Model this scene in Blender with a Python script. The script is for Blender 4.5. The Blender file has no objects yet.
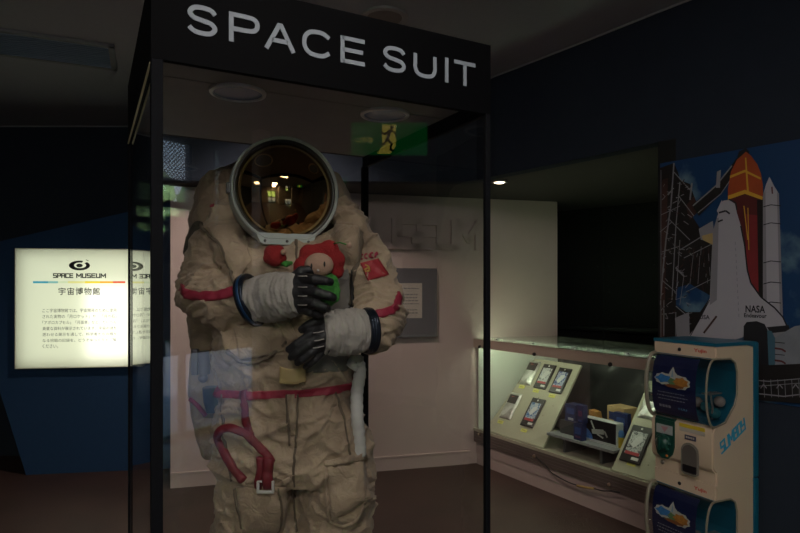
import bpy, bmesh, math, random
from mathutils import Vector, Matrix, noise
from mathutils.bvhtree import BVHTree
from mathutils.geometry import tessellate_polygon

SC = bpy.context.scene
COL = SC.collection
R = math.radians
F, HZ, CZ = 590.0, 287.0, 1.55          # focal length in pixels, horizon row, eye height

# ------------------------------------------------------------------ camera, world, light, exposure
cam_d = bpy.data.cameras.new('camera')
cam_d.sensor_width = 36.0
cam_d.lens = F / 800 * 36.0
cam_d.shift_y = (HZ - 266.5) / 800
cam_d.clip_start = 0.05
cam = bpy.data.objects.new('camera', cam_d)
cam.location = (0, 0, CZ)
cam.rotation_euler = (R(90), 0, 0)
COL.objects.link(cam)
SC.camera = cam

SC.view_settings.view_transform = 'Standard'
SC.view_settings.look = 'None'
SC.view_settings.gamma = 1.0
SC.view_settings.use_curve_mapping = False
SC.view_settings.exposure = 0.0
SC.cycles.use_denoising = True
SC.cycles.transparent_max_bounces = 32
SC.cycles.max_bounces = 10
SC.cycles.sample_clamp_indirect = 4.0

world = bpy.data.worlds.new('daylight')
SC.world = world
world.use_nodes = True
wn = world.node_tree
sky = wn.nodes.new('ShaderNodeTexSky')
sky.sky_type = 'PREETHAM'
sky.sun_direction = (0.2, 0.5, 0.8)
sky.turbidity = 4.0
wn.links.new(sky.outputs[0], wn.nodes['Background'].inputs[0])
wn.nodes['Background'].inputs[1].default_value = 7.0

def lamp(name, kind, loc, rot, energy, color, size=None, size_y=None, spot=None, blend=.6):
    d = bpy.data.lights.new(name, kind)
    d.energy = energy; d.color = color
    if kind == 'AREA':
        d.shape = 'RECTANGLE' if size_y else 'SQUARE'
        d.size = size
        if size_y: d.size_y = size_y
    elif kind == 'SPOT':
        d.spot_size = spot; d.spot_blend = blend; d.shadow_soft_size = size or .05
    elif kind == 'SUN':
        d.angle = R(1)
    else:
        d.shadow_soft_size = size or .05
    o = bpy.data.objects.new(name, d)
    o.location = loc; o.rotation_euler = rot
    COL.objects.link(o)
    return o

# daylight outside, and the lobby's ceiling lights behind the camera, plus one added by the case
lamp('sun', 'SUN', (0, -12, 8), (R(-35), R(12), 0), 20.0, (1, .96, .9))
LOBBY = ((.35, .50, 13.0), (.1, -1.7, 26.0), (-1.9, -1.3, 10.0), (.2, -3.2, 34.0))  # first one added to light the lower suit and leave its top darker
for x_, y_, e_ in LOBBY: lamp('lobby_lamp_light', 'AREA', (x_, y_, 2.93), (R(12), 0, 0), e_, (1.0, .92, .86), .55)
lamp('added_wall_light', 'SPOT', (-.75, 3.40, 2.99), (R(20), R(6), 0), 122.0, (1.0, .79, .68), .07, spot=R(110), blend=.7)  # added lamp, unseen behind the sign box, to brighten the pale wall
lamp('soffit_lamp_light', 'SPOT', (.735, 4.36, 2.30), (R(6), 0, 0), 3.0, (1.0, .72, .45), .03, spot=R(120))

# ------------------------------------------------------------------ helpers
def P(px, py, Y):
    return Vector(((px - 400) / F * Y, Y, CZ - (py - HZ) / F * Y))

def ray(px, py):
    return Vector(((px - 400) / F, 1.0, -(py - HZ) / F)).normalized()

def onplane(px, py, co, no):
    d = ray(px, py); o = Vector((0, 0, CZ))
    return o + d * ((co - o).dot(no) / d.dot(no))

MATS = {}
def mat(name, col, rough=.6, metal=0.0, var=.12, scale=12.0, bump=0.0, bscale=60.0, spec=.5, emit=None, estr=0.0, stretch=(1, 1, 1), coat=0.0):
    if name in MATS: return MATS[name]
    m = bpy.data.materials.new(name); m.use_nodes = True
    nt = m.node_tree; N = nt.nodes; L = nt.links
    b = N['Principled BSDF']
    b.inputs['Roughness'].default_value = rough
    b.inputs['Metallic'].default_value = metal
    b.inputs['Specular IOR Level'].default_value = spec
    if coat: b.inputs['Coat Weight'].default_value = coat
    tc = N.new('ShaderNodeTexCoord')
    mp = N.new('ShaderNodeMapping'); mp.inputs['Scale'].default_value = stretch
    L.new(tc.outputs['Object'], mp.inputs['Vector'])
    nz = N.new('ShaderNodeTexNoise'); nz.inputs['Scale'].default_value = scale
    nz.inputs['Detail'].default_value = 5
    L.new(mp.outputs[0], nz.inputs['Vector'])
    mx = N.new('ShaderNodeMix'); mx.data_type = 'RGBA'
    c = Vector(col)
    mx.inputs[6].default_value = (*(c * (1 - var)), 1)
    mx.inputs[7].default_value = (*[min(1, v * (1 + var)) for v in c], 1)
    L.new(nz.outputs[0], mx.inputs[0])
    L.new(mx.outputs[2], b.inputs['Base Color'])
    if bump:
        n2 = N.new('ShaderNodeTexNoise'); n2.inputs['Scale'].default_value = bscale
        n2.inputs['Detail'].default_value = 4
        L.new(mp.outputs[0], n2.inputs['Vector'])
        bp = N.new('ShaderNodeBump'); bp.inputs['Strength'].default_value = bump
        bp.inputs['Distance'].default_value = .01
        L.new(n2.outputs[0], bp.inputs['Height'])
        L.new(bp.outputs[0], b.inputs['Normal'])
    if emit:
        b.inputs['Emission Color'].default_value = (*emit, 1)
        b.inputs['Emission Strength'].default_value = estr
    MATS[name] = m
    return m

def glass(name, tint=(.96, .97, .97), ior=1.5, haze=0.0):
    if name in MATS: return MATS[name]
    m = bpy.data.materials.new(name); m.use_nodes = True
    nt = m.node_tree; N = nt.nodes; L = nt.links
    N.remove(N['Principled BSDF'])
    tr = N.new('ShaderNodeBsdfTransparent'); tr.inputs[0].default_value = (*tint, 1)
    gl = N.new('ShaderNodeBsdfGlossy'); gl.inputs['Roughness'].default_value = 0.0
    fr = N.new('ShaderNodeFresnel'); fr.inputs[0].default_value = ior
    # two faces of a pane: 2F/(1+F), counted once, on the face the ray meets first
    a = N.new('ShaderNodeMath'); a.operation = 'MULTIPLY'; a.inputs[1].default_value = 2
    b = N.new('ShaderNodeMath'); b.operation = 'ADD'; b.inputs[1].default_value = 1
    c = N.new('ShaderNodeMath'); c.operation = 'DIVIDE'
    g = N.new('ShaderNodeNewGeometry')
    i = N.new('ShaderNodeMath'); i.operation = 'SUBTRACT'; i.inputs[0].default_value = 1
    e = N.new('ShaderNodeMath'); e.operation = 'MULTIPLY'; e.use_clamp = True
    mx = N.new('ShaderNodeMixShader')
    L.new(fr.outputs[0], a.inputs[0]); L.new(fr.outputs[0], b.inputs[0])
    L.new(a.outputs[0], c.inputs[0]); L.new(b.outputs[0], c.inputs[1])
    L.new(g.outputs['Backfacing'], i.inputs[1])
    L.new(c.outputs[0], e.inputs[0]); L.new(i.outputs[0], e.inputs[1])
    L.new(e.outputs[0], mx.inputs[0]); L.new(tr.outputs[0], mx.inputs[1]); L.new(gl.outputs[0], mx.inputs[2])
    out = mx
    if haze:      # a share of milky translucency mixed in
        di = N.new('ShaderNodeBsdfTranslucent'); di.inputs[0].default_value = (.8, .85, .8, 1)
        out = N.new('ShaderNodeMixShader'); out.inputs[0].default_value = haze
        L.new(mx.outputs[0], out.inputs[1]); L.new(di.outputs[0], out.inputs[2])
    L.new(out.outputs[0], N['Material Output'].inputs[0])
    MATS[name] = m
    return m

def emis(name, col, s):
    return mat(name, col, .5, var=.02, emit=col, estr=s)

def tag(o, label=None, cat=None, group=None, kind=None):
    if label: o['label'] = label
    if cat: o['category'] = cat
    if group: o['group'] = group
    if kind: o['kind'] = kind
    return o

def thing(name, label, cat, M=Matrix.Identity(4), group=None):
    o = bpy.data.objects.new(name, None)
    if not isinstance(M, Matrix): M = Matrix.Translation(Vector(M))
    o.matrix_world = M; o.empty_display_size = .1
    COL.objects.link(o)
    o['_m'] = [x for r in M for x in r]
    return tag(o, label, cat, group)

def rootm(o):
    v = o.get('_m')
    return Matrix([v[i * 4:i * 4 + 4] for i in range(4)]) if v is not None else Matrix.Identity(4)

def obj(name, bm, m, parent=None, smooth=False, local=False, label=None, angle=None):
    """one mesh object; its vertices are given in world space unless local, and stored in its thing's space"""
    me = bpy.data.meshes.new(name)
    M = rootm(parent) if parent else Matrix.Identity(4)
    if parent and not local:
        bmesh.ops.transform(bm, matrix=M.inverted(), verts=bm.verts)
    bmesh.ops.recalc_face_normals(bm, faces=bm.faces)
    for f in bm.faces: f.smooth = smooth
    if smooth and angle:
        for e in bm.edges:
            if len(e.link_faces) == 2 and e.calc_face_angle(0) > R(angle): e.smooth = False
    bm.to_mesh(me); bm.free()
    for x in (m if isinstance(m, (list, tuple)) else [m]): me.materials.append(x)
    o = bpy.data.objects.new(name, me)
    COL.objects.link(o)
    if parent:
        o.parent = parent
        o['_m'] = [x for r in M for x in r]
    if label: o['label'] = label
    return o

def struct(name, bm, m, smooth=False):
    o = obj(name, bm, m, None, smooth); o['kind'] = 'structure'; return o

def BM(): return bmesh.new()

def nvec(p):
    """repeatable three-way noise"""
    p = Vector(p)
    return Vector((noise.noise(p + Vector((17.3, 4.1, 8.7))), noise.noise(p + Vector((3.9, 31.7, 12.2))), noise.noise(p + Vector((9.5, 6.6, 45.1)))))

def frame(o, x, y=None, z=None):
    x = Vector(x).normalized()
    z = Vector(z or (0, 0, 1)).normalized()
    y = Vector(y).normalized() if y is not None else z.cross(x).normalized()
    M = Matrix((x, y, z)).transposed().to_4x4(); M.translation = Vector(o)
    return M

def box(bm, c, s, M=None, bev=0.0, mi=0, seg=2):
    r = bmesh.ops.create_cube(bm, size=1.0)
    vs = r['verts']
    T = Matrix.Translation(Vector(c)) @ Matrix.Diagonal((*s, 1))
    bmesh.ops.transform(bm, matrix=(M @ T) if M else T, verts=vs)
    fs = list({f for v in vs for f in v.link_faces})
    for f in fs: f.material_index = mi
    if bev:
        es = list({e for v in vs for e in v.link_edges})
        bmesh.ops.bevel(bm, geom=es, offset=bev, segments=seg, affect='EDGES', profile=.5)
    return vs

def box2(bm, a, b, M=None, bev=0.0, mi=0, seg=2):
    a, b = Vector(a), Vector(b)
    return box(bm, (a + b) / 2, [abs(v) for v in (b - a)], M, bev, mi, seg)

def prism(bm, poly, h0, h1, M=None, mi=0, bev=0):
    """poly: (x, y) outline raised from z = h0 to h1"""
    n = len(poly)
    lo = [bm.verts.new((p[0], p[1], h0)) for p in poly]
    hi = [bm.verts.new((p[0], p[1], h1)) for p in poly]
    fs = [bm.faces.new(lo[::-1]), bm.faces.new(hi)]
    for i in range(n):
        fs.append(bm.faces.new((lo[i], lo[(i + 1) % n], hi[(i + 1) % n], hi[i])))
    for f in fs: f.material_index = mi
    if bev:
        bmesh.ops.bevel(bm, geom=[e for e in fs[1].edges], offset=bev, segments=2, affect='EDGES')
    if M:
        bmesh.ops.transform(bm, matrix=M, verts=[v for v in bm.verts if v in set(lo + hi)] if not bev else bm.verts)
    return fs

def quadbm(pts):
    bm = BM(); bm.faces.new([bm.verts.new(p) for p in pts]); return bm

def perp(d):
    d = d.normalized()
    a = Vector((0, 0, 1)) if abs(d.z) < .9 else Vector((1, 0, 0))
    u = d.cross(a).normalized()
    return u, d.cross(u).normalized()

def tube(bm, pts, rad, n=12, caps=True, mi=0, flat=1.0, closed=False):
    pts = [Vector(p) for p in pts]
    if not isinstance(rad, (list, tuple)): rad = [rad] * len(pts)
    rings = []; u = None
    N = len(pts)
    for i, p in enumerate(pts):
        if closed: d = pts[(i + 1) % N] - pts[i - 1]
        else: d = pts[min(i + 1, N - 1)] - pts[max(i - 1, 0)]
        d.normalize()
        if u is None: u, v = perp(d)
        else:
            u = (u - d * u.dot(d)).normalized(); v = d.cross(u)
        rings.append([bm.verts.new(p + (u * math.cos(2 * math.pi * k / n) + v * math.sin(2 * math.pi * k / n) * flat) * rad[i]) for k in range(n)])
    fs = []
    rng = range(N) if closed else range(N - 1)
    for i in rng:
        a, b = rings[i], rings[(i + 1) % N]
        for k in range(n):
            fs.append(bm.faces.new((a[k], a[(k + 1) % n], b[(k + 1) % n], b[k])))
    if caps and not closed:
        fs.append(bm.faces.new(rings[0][::-1])); fs.append(bm.faces.new(rings[-1]))
    for f in fs: f.material_index = mi
    return rings

def ball(bm, c, r, M=None, u=16, v=10, mi=0):
    q = bmesh.ops.create_uvsphere(bm, u_segments=u, v_segments=v, radius=1.0)
    r = r if isinstance(r, (list, tuple)) else (r, r, r)
    T = Matrix.Translation(Vector(c))
    D = Matrix.Diagonal((*r, 1))
    bmesh.ops.transform(bm, matrix=T @ (M.to_3x3().to_4x4() if M else Matrix.Identity(4)) @ D, verts=q['verts'])
    for f in {f for w in q['verts'] for f in w.link_faces}: f.material_index = mi

def limb(bm, joints, n=16):
    """joints: (point, radius) - a tapered tube with round joints, for unions"""
    tube(bm, [j[0] for j in joints], [j[1] for j in joints], n)
    for p, r in joints: ball(bm, p, r)

def lathe(bm, prof, M, n=32, mi=0, arc=None):
    """prof: (radius, z) pairs turned about the z axis of M"""
    rings = []
    for r, z in prof:
        if r < 1e-6: rings.append([bm.verts.new(M @ Vector((0, 0, z)))])
        else: rings.append([bm.verts.new(M @ Vector((r * math.cos(2 * math.pi * k / n), r * math.sin(2 * math.pi * k / n), z))) for k in range(n)])
    for a, b in zip(rings, rings[1:]):
        for k in range(n):
            q = [a[k % len(a)], a[(k + 1) % len(a)], b[(k + 1) % len(b)], b[k % len(b)]]
            w = []
            for x in q:
                if x not in w: w.append(x)
            if len(w) >= 3:
                f = bm.faces.new(w); f.material_index = mi

def loft(bm, rings, n=24, caps=True):
    """rings: (centre, semi-axis vector, semi-axis vector[, exponent])"""
    R_ = []
    for r in rings:
        c, a, b = r[:3]; e = r[3] if len(r) > 3 else 2.0
        row = []
        for k in range(n):
            t = 2 * math.pi * k / n
            ct, st = math.cos(t), math.sin(t)
            row.append(bm.verts.new(c + a * (abs(ct) ** (2 / e) * (1 if ct >= 0 else -1)) + b * (abs(st) ** (2 / e) * (1 if st >= 0 else -1))))
        R_.append(row)
    for a, b in zip(R_, R_[1:]):
        for k in range(n): bm.faces.new((a[k], a[(k + 1) % n], b[(k + 1) % n], b[k]))
    if caps:
        bm.faces.new(R_[0][::-1]); bm.faces.new(R_[-1])
    return R_

def remesh(bm, voxel, smooth_it=4, smooth_f=.5):
    """union of closed shapes -> one continuous surface"""
    bmesh.ops.recalc_face_normals(bm, faces=bm.faces)
    me = bpy.data.meshes.new('tmp'); bm.to_mesh(me); bm.free()
    o = bpy.data.objects.new('tmp', me); COL.objects.link(o)
    k = o.modifiers.new('r', 'REMESH'); k.mode = 'VOXEL'; k.voxel_size = voxel
    if smooth_it:
        s = o.modifiers.new('s', 'SMOOTH'); s.factor = smooth_f; s.iterations = smooth_it
    dg = bpy.context.evaluated_depsgraph_get()
    m2 = bpy.data.meshes.new_from_object(o.evaluated_get(dg))
    out = BM(); out.from_mesh(m2)
    bpy.data.objects.remove(o); bpy.data.meshes.remove(me); bpy.data.meshes.remove(m2)
    return out

def text(s, h=None, w=None, depth=.0, space=1.0, bold=0.0, shear=0.0, line=1.0, align='CENTER'):
    """lettering as a bmesh in the xy plane, centred, fitted to cap height h and / or width w"""
    c = bpy.data.curves.new('tmp', 'FONT'); c.body = s
    c.space_character = space; c.space_line = line; c.offset = bold; c.shear = shear
    c.extrude = 0; c.resolution_u = 3; c.align_x = align
    o = bpy.data.objects.new('tmp', c); COL.objects.link(o)
    dg = bpy.context.evaluated_depsgraph_get()
    m = bpy.data.meshes.new_from_object(o.evaluated_get(dg))
    bm = BM(); bm.from_mesh(m)
    bpy.data.objects.remove(o); bpy.data.curves.remove(c); bpy.data.meshes.remove(m)
    xs = [v.co.x for v in bm.verts]; ys = [v.co.y for v in bm.verts]
    x0, x1, y0, y1 = min(xs), max(xs), min(ys), max(ys)
    sx = sy = 1
    if h and w: sx, sy = w / (x1 - x0), h / (y1 - y0)
    elif h: sx = sy = h / (y1 - y0)
    elif w: sx = sy = w / (x1 - x0)
    for v in bm.verts:
        v.co.x = (v.co.x - (x0 + x1) / 2) * sx; v.co.y = (v.co.y - (y0 + y1) / 2) * sy
    if depth:
        r = bmesh.ops.extrude_face_region(bm, geom=bm.faces[:])
        for g in r['geom']:
            if isinstance(g, bmesh.types.BMVert): g.co.z += depth
    return bm

def put(bm, src, M, mi=0):
    me = bpy.data.meshes.new('tmp')
    bmesh.ops.transform(src, matrix=M, verts=src.verts)
    for f in src.faces: f.material_index = mi
    src.to_mesh(me); src.free()
    bm.from_mesh(me); bpy.data.meshes.remove(me)

def copy_tree(o, parent=None):
    c = o.copy(); COL.objects.link(c)
    if parent: c.parent = parent
    for ch in list(o.children): copy_tree(ch, c)
    return c

def gridshell(bm, top, bot, mi=0):
    """closed slab between two grids of points"""
    nr, nc = len(top), len(top[0])
    T = [[bm.verts.new(p) for p in r] for r in top]
    B = [[bm.verts.new(p) for p in r] for r in bot]
    fs = []
    for i in range(nr - 1):
        for j in range(nc - 1):
            fs.append(bm.faces.new((T[i][j], T[i][j + 1], T[i + 1][j + 1], T[i + 1][j])))
            fs.append(bm.faces.new((B[i][j], B[i + 1][j], B[i + 1][j + 1], B[i][j + 1])))
    for j in range(nc - 1):
        fs.append(bm.faces.new((T[0][j], B[0][j], B[0][j + 1], T[0][j + 1])))
        fs.append(bm.faces.new((T[-1][j], T[-1][j + 1], B[-1][j + 1], B[-1][j])))
    for i in range(nr - 1):
        fs.append(bm.faces.new((T[i][0], T[i + 1][0], B[i + 1][0], B[i][0])))
        fs.append(bm.faces.new((T[i][-1], B[i][-1], B[i + 1][-1], T[i + 1][-1])))
    for f in fs: f.material_index = mi
# ------------------------------------------------------------------ the room
CEIL, SOF = 3.03, 2.33
m_floor = mat('floor_carpet', (.050, .029, .024), .55, var=.55, scale=3.0, bump=.25, bscale=90)
m_ceil = mat('ceiling_board', (.30, .315, .345), .9, var=.06, scale=40, bump=.2, bscale=120)
m_navy = mat('navy_paint', (.024, .031, .046), .85, var=.1, scale=8, spec=.12)
m_black = mat('matt_black', (.008, .008, .009), .6, var=.1)
m_wall = mat('pale_wall_paper', (.57, .455, .43), .85, var=.05, scale=6, bump=.08, bscale=200)
m_rear = mat('lobby_wall', (.33, .30, .27), .85, var=.05)
m_alc = mat('dark_green_panel', (.0025, .004, .004), .7, var=.15)
m_trim = mat('pale_trim', (.30, .30, .31), .5)
m_alu = mat('window_metal', (.10, .11, .12), .4, .6)
g_pane = glass('clear_glass')

# outline of the room on plan; the display partition and alcove stand inside it
def wallbox(bm, a, b, z0, z1, th, side=1):
    """upright slab from a to b; thickness th laid to one side"""
    a, b = Vector((*a, 0)), Vector((*b, 0))
    d = (b - a).normalized(); n = Vector((-d.y, d.x, 0)) * th * side
    prism(bm, [a[:2], b[:2], (b + n)[:2], (a + n)[:2]], z0, z1)

bm = BM(); prism(bm, [(-5.2, -4.1), (.95, -4.1), (.95, -2.7), (6.2, -2.7), (6.2, 8.2), (-5.2, 8.2)], -.1, 0); struct('floor', bm, m_floor)
bm = BM(); prism(bm, [(-5.2, -4.1), (.95, -4.1), (.95, -2.7), (6.2, -2.7), (6.2, 8.2), (-5.2, 8.2)], CEIL, CEIL + .1); struct('ceiling', bm, m_ceil)
bm = BM(); wallbox(bm, (-4.6, 5.42), (-.6, 5.42), 0, CEIL, .1); struct('wall_back', bm, m_navy)
bm = BM(); wallbox(bm, (-4.6, -4.0), (-4.6, 5.42), 0, CEIL, .1); struct('wall_left', bm, m_navy)

# the pale wall with raised letters
WA, WB = Vector((-1.77, 4.55, 0)), Vector((1.44, 5.40, 0))
Wd = (WB - WA).normalized(); Wn = Vector((Wd.y, -Wd.x, 0))          # towards the room
WM = frame(WA, Wd, -Wn)                                              # x along the wall, y into it
bm = BM(); wallbox(bm, WA[:2], WB[:2], 0, SOF, .12); struct('wall_museum', bm, m_wall)
bm = BM(); box2(bm, (0, -.012, 0), (2.46, 0, .115), WM); box2(bm, (0, -.016, .105), (2.46, 0, .118), WM)
struct('baseboard_museum', bm, m_wall)

# right-hand navy wall: gently bowed, with the alcove opening under its fascia
Rp, Rd = Vector((1.386, 3.17, 0)), Vector((-.6, .8, 0))
def RW(s, z=0.0, off=0.0):
    bow = .02 * s * (1.2 - s) if s > 0 else 0.0
    return Rp + Rd * s + Vector((-.8, -.6, 0)) * (off - bow) + Vector((0, 0, z))
bm = BM(); wallbox(bm, RW(-5.0)[:2], RW(0)[:2], 0, CEIL, .1, -1); struct('wall_right', bm, m_navy)
bm = BM()
pts = [RW(s) for s in (0, .2, .4, .6, .8, 1.0, 1.2)] + [Vector((.56, 4.31, 0)), Vector((.40, 4.36, 0)), Vector((-1.9, 4.30, 0))]
inn = [p + Vector((.06, .08, 0)) for p in pts[:7]] + [p + Vector((.0, .1, 0)) for p in pts[7:]]
for a, b, c, d in zip(pts, pts[1:], inn, inn[1:]):
    prism(bm, [a[:2], b[:2], d[:2], c[:2]], SOF - .002, CEIL)
struct('wall_fascia', bm, m_navy)
# soffit over the alcove and the pale wall
bm = BM()
poly = [p[:2] for p in inn] + [(-1.9, 6.6), (2.2, 6.6), (3.5, 4.9)]
prism(bm, poly, SOF, SOF + .05)
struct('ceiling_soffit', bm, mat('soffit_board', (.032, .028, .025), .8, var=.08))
bm = BM(); wallbox(bm, RW(0)[:2], (3.3, 4.605), 0, SOF, .1, -1); struct('wall_alcove_side', bm, m_alc)
bm = BM(); wallbox(bm, (1.25, 6.5), (3.4, 4.3), 0, SOF, .1); struct('wall_alcove_back', bm, m_alc)
bm = BM()
Mq = frame((1.25, 6.5, 0), (2.15, -2.2, 0))
for x in (.5, 1.05, 1.6, 2.15, 2.7): box2(bm, (x - .006, -.012, 1.05), (x + .006, .002, SOF), Mq)
for x in (.56, .99, 1.11, 1.54, 1.66, 2.09, 2.21):
    for z in (1.25, 1.5, 1.75, 2.0, 2.2): ball(bm, Mq @ Vector((x, -.004, z)), .009, u=8, v=6)
box2(bm, (.0, -.05, 1.12), (3.0, .0, 1.17), Mq)
struct('trim_2', bm, mat('dark_panel_joint', (.006, .009, .009), .6))
# pale thin trims where wall meets ceiling
bm = BM()
for a, b in zip(pts[:9], pts[1:10]):
    q = [(x + (Vector((-.8, -.6, 0)) if i < 7 else Vector((0, -1, 0))) * .006) for i, x in enumerate((a, b))]
    tube(bm, [Vector((x.x, x.y, CEIL - .006)) for x in q], .006, 6)
tube(bm, [RW(0, CEIL - .006, .006), RW(-4.9, CEIL - .006, .006)], .006, 6)
tube(bm, [Vector((-4.6, 5.414, CEIL - .006)), Vector((-.6, 5.414, CEIL - .006))], .006, 6)
struct('trim_1', bm, m_trim)

# lobby end, behind the viewer: low window, clerestory panes and a latticed light above, with daylight
RY = -2.6
bm = BM()
def wy(bm, x0, x1, z0, z1): box2(bm, (x0, RY - .1, z0), (x1, RY, z1))
wy(bm, .9, 1.95, 0, CEIL); wy(bm, 1.95, 3.4, .90, 2.22); wy(bm, 3.4, 6.3, 0, CEIL); wy(bm, 2.45, 2.70, 2.22, CEIL); wy(bm, 2.80, 3.4, 2.22, CEIL)
wy(bm, 1.95, 3.4, 0, .03)
box2(bm, (.9, -4.1, 0), (1.0, RY - .1, CEIL))
struct('wall_rear', bm, m_rear)
bm = BM(); box2(bm, (-5.3, -4.1, 0), (-.9, -4.0, CEIL)); box2(bm, (.6, -4.1, 0), (.9, -4.0, CEIL)); box2(bm, (-.9, -4.1, 2.25), (.6, -4.0, CEIL)); struct('wall_lobby', bm, m_rear)
bm = BM()
for x in (-.87, -.15, .57): box2(bm, (x - .04, -4.09, 0), (x + .04, -4.01, 2.25))
for z in (.06, 1.0, 2.2): box2(bm, (-.9, -4.085, z - .05), (.6, -4.015, z + .05))
struct('added_door_frame', bm, m_alu)
bm = BM(); box2(bm, (-.9, -4.06, .05), (.6, -4.05, 2.2)); struct('added_door_1', bm, g_pane)  # unseen door added for a bright patch in the visor and daylight fill
bm = BM(); wallbox(bm, (5.6, RY), (5.6, -.2), 0, CEIL, .1, -1); wallbox(bm, (5.6, -.2), RW(-5.0)[:2], 0, CEIL, .1, 1); struct('wall_side', bm, m_rear)
bm = BM(); box2(bm, (2.44, -1.70, 0), (2.56, -1.58, CEIL)); struct('pillar', bm, mat('pillar_white', (.8, .8, .82), .6))
bm = BM()
for x in (1.95, 2.35, 3.4): box2(bm, (x - .02, RY - .09, .03), (x + .02, RY - .01, .90))
for z in (.05, .88): box2(bm, (1.95, RY - .085, z - .02), (3.4, RY - .015, z + .02))
for x in (1.95, 2.43, 2.72, 2.80): box2(bm, (x - .015, RY - .09, 2.22), (x + .015, RY - .01, CEIL))
for z in (2.23, 2.385, 2.61): box2(bm, (1.95, RY - .085, z - .03), (2.45, RY - .015, z + .03))
struct('window_frame', bm, m_alu)
bm = BM()
for k in range(-9, 18):
    x = 1.95 + k * .042
    for s in (1, -1):
        x0, x1 = x, x + s * .36
        pts_ = [Vector((x0 + (x1 - x0) * u, RY - .03 - (.004 if s > 0 else 0), 2.64 + .38 * u)) for u in [i / 12 for i in range(13)]]
        pts_ = [p for p in pts_ if 1.955 <= p.x <= 2.43]
        if len(pts_) > 1: tube(bm, [pts_[0], pts_[-1]], .006, 4)
struct('trim_3', bm, m_trim)
bm = BM(); box2(bm, (1.95, RY - .06, 2.22), (2.45, RY - .05, CEIL)); box2(bm, (2.70, RY - .06, 2.22), (2.80, RY - .05, CEIL)); struct('window_1', bm, g_pane)
bm = BM(); box2(bm, (1.95, RY - .06, .03), (3.4, RY - .05, .90)); struct('window_2', bm, g_pane)
# outside: pale paving, a clipped hedge under the sky
bm = BM(); prism(bm, [(-6, -16), (14, -16), (14, -2.7), (1.0, -2.7), (1.0, -4.1), (-6, -4.1)], -.12, -.02); struct('ground_outside', bm, mat('paving', (.085, .085, .092), .9))
bm = BM()
for i in range(110):
    rr = random.Random(i)
    ball(bm, (rr.uniform(-5, 14), -11.5 + rr.uniform(-.7, .7), rr.uniform(.4, 4.1)), rr.uniform(.6, .9), u=24, v=16)
    ball(bm, (rr.uniform(-5, 14), -11.8 + rr.uniform(-.4, .4), rr.uniform(1.0, 3.55)), rr.uniform(.5, 1.0), u=10, v=7)
for v in bm.verts: v.co += nvec(v.co * 3) * .18 + nvec(v.co * 9) * .12
h = obj('hedge', bm, mat('hedge_leaves', (.22, .36, .12), .8, var=.95, scale=9)); tag(h, 'tall green hedge outside the lobby windows', 'hedge', kind='stuff')

# outer walls that close the building round the gallery
bm = BM(); box2(bm, (-5.3, 8.2, 0), (6.3, 8.3, CEIL + .1)); struct('wall_north', bm, m_black)
bm = BM(); box2(bm, (6.2, -2.7, 0), (6.3, 8.2, CEIL + .1)); struct('wall_east', bm, m_black)
bm = BM(); box2(bm, (-5.3, -4.1, 0), (-5.2, 8.2, CEIL + .1)); struct('wall_west', bm, m_black)
# ------------------------------------------------------------------ ceiling fittings
t = thing('ceiling_vent', 'long blue-grey slatted vent set in the ceiling', 'vent', (-2.2, 3.7, CEIL))
M = Matrix.Translation((-1.83, 3.80, CEIL)) @ Matrix.Rotation(math.atan2(.24, .556), 4, 'Z')
bm = BM()
for y in (-.22, .19): box2(bm, (-1.3, y, -.018), (0, y + .03, .0), M)
box2(bm, (-.035, -.22, -.018), (0, .22, 0), M); box2(bm, (-1.3, -.22, -.018), (-1.265, .22, 0), M)
obj('frame', bm, mat('vent_frame', (.16, .17, .18), .5), t)
bm = BM(); box2(bm, (-1.265, -.19, -.004), (-.035, .19, -.001), M)
obj('backing', bm, mat('vent_back', (.16, .23, .33), .5), t)
bm = BM()
for k in range(12):
    y = -.175 + k * .032
    box2(bm, (-1.265, y, -.013), (-.035, y + .012, -.006), M)
obj('slat', bm, mat('vent_slat', (.24, .33, .46), .4), t)

c = Vector((-.085, 3.23, CEIL))
t = thing('ceiling_speaker', 'round unlit fitting in the ceiling just above the black sign box', 'ceiling fitting', c)
bm = BM(); lathe(bm, [(.096, 0), (.13, 0), (.128, -.012), (.105, -.016), (.096, -.008)], Matrix.Translation(c), 40)
obj('trim_ring', bm, mat('fitting_ring', (.26, .26, .26), .4), t, True, angle=40)
bm = BM(); lathe(bm, [(0, -.007), (.098, -.007), (.098, -.003), (0, -.003)], Matrix.Translation(c), 40)
obj('lens', bm, mat('fitting_face', (.15, .14, .135), .6), t)

c = Vector((.735, 4.36, SOF))
t = thing('recessed_downlight', 'small lit warm downlight in the low soffit beside the case', 'downlight', c)
bm = BM(); lathe(bm, [(.045, 0), (.065, 0), (.063, -.008), (.045, -.01)], Matrix.Translation(c), 32)
obj('trim_ring', bm, m_trim, t, True)
bm = BM(); lathe(bm, [(0, -.016), (.03, -.013), (.045, -.004), (.045, -.001), (0, -.001)], Matrix.Translation(c), 24)
obj('bulb', bm, emis('warm_bulb', (1.0, .80, .55), 6.0), t, True)

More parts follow.
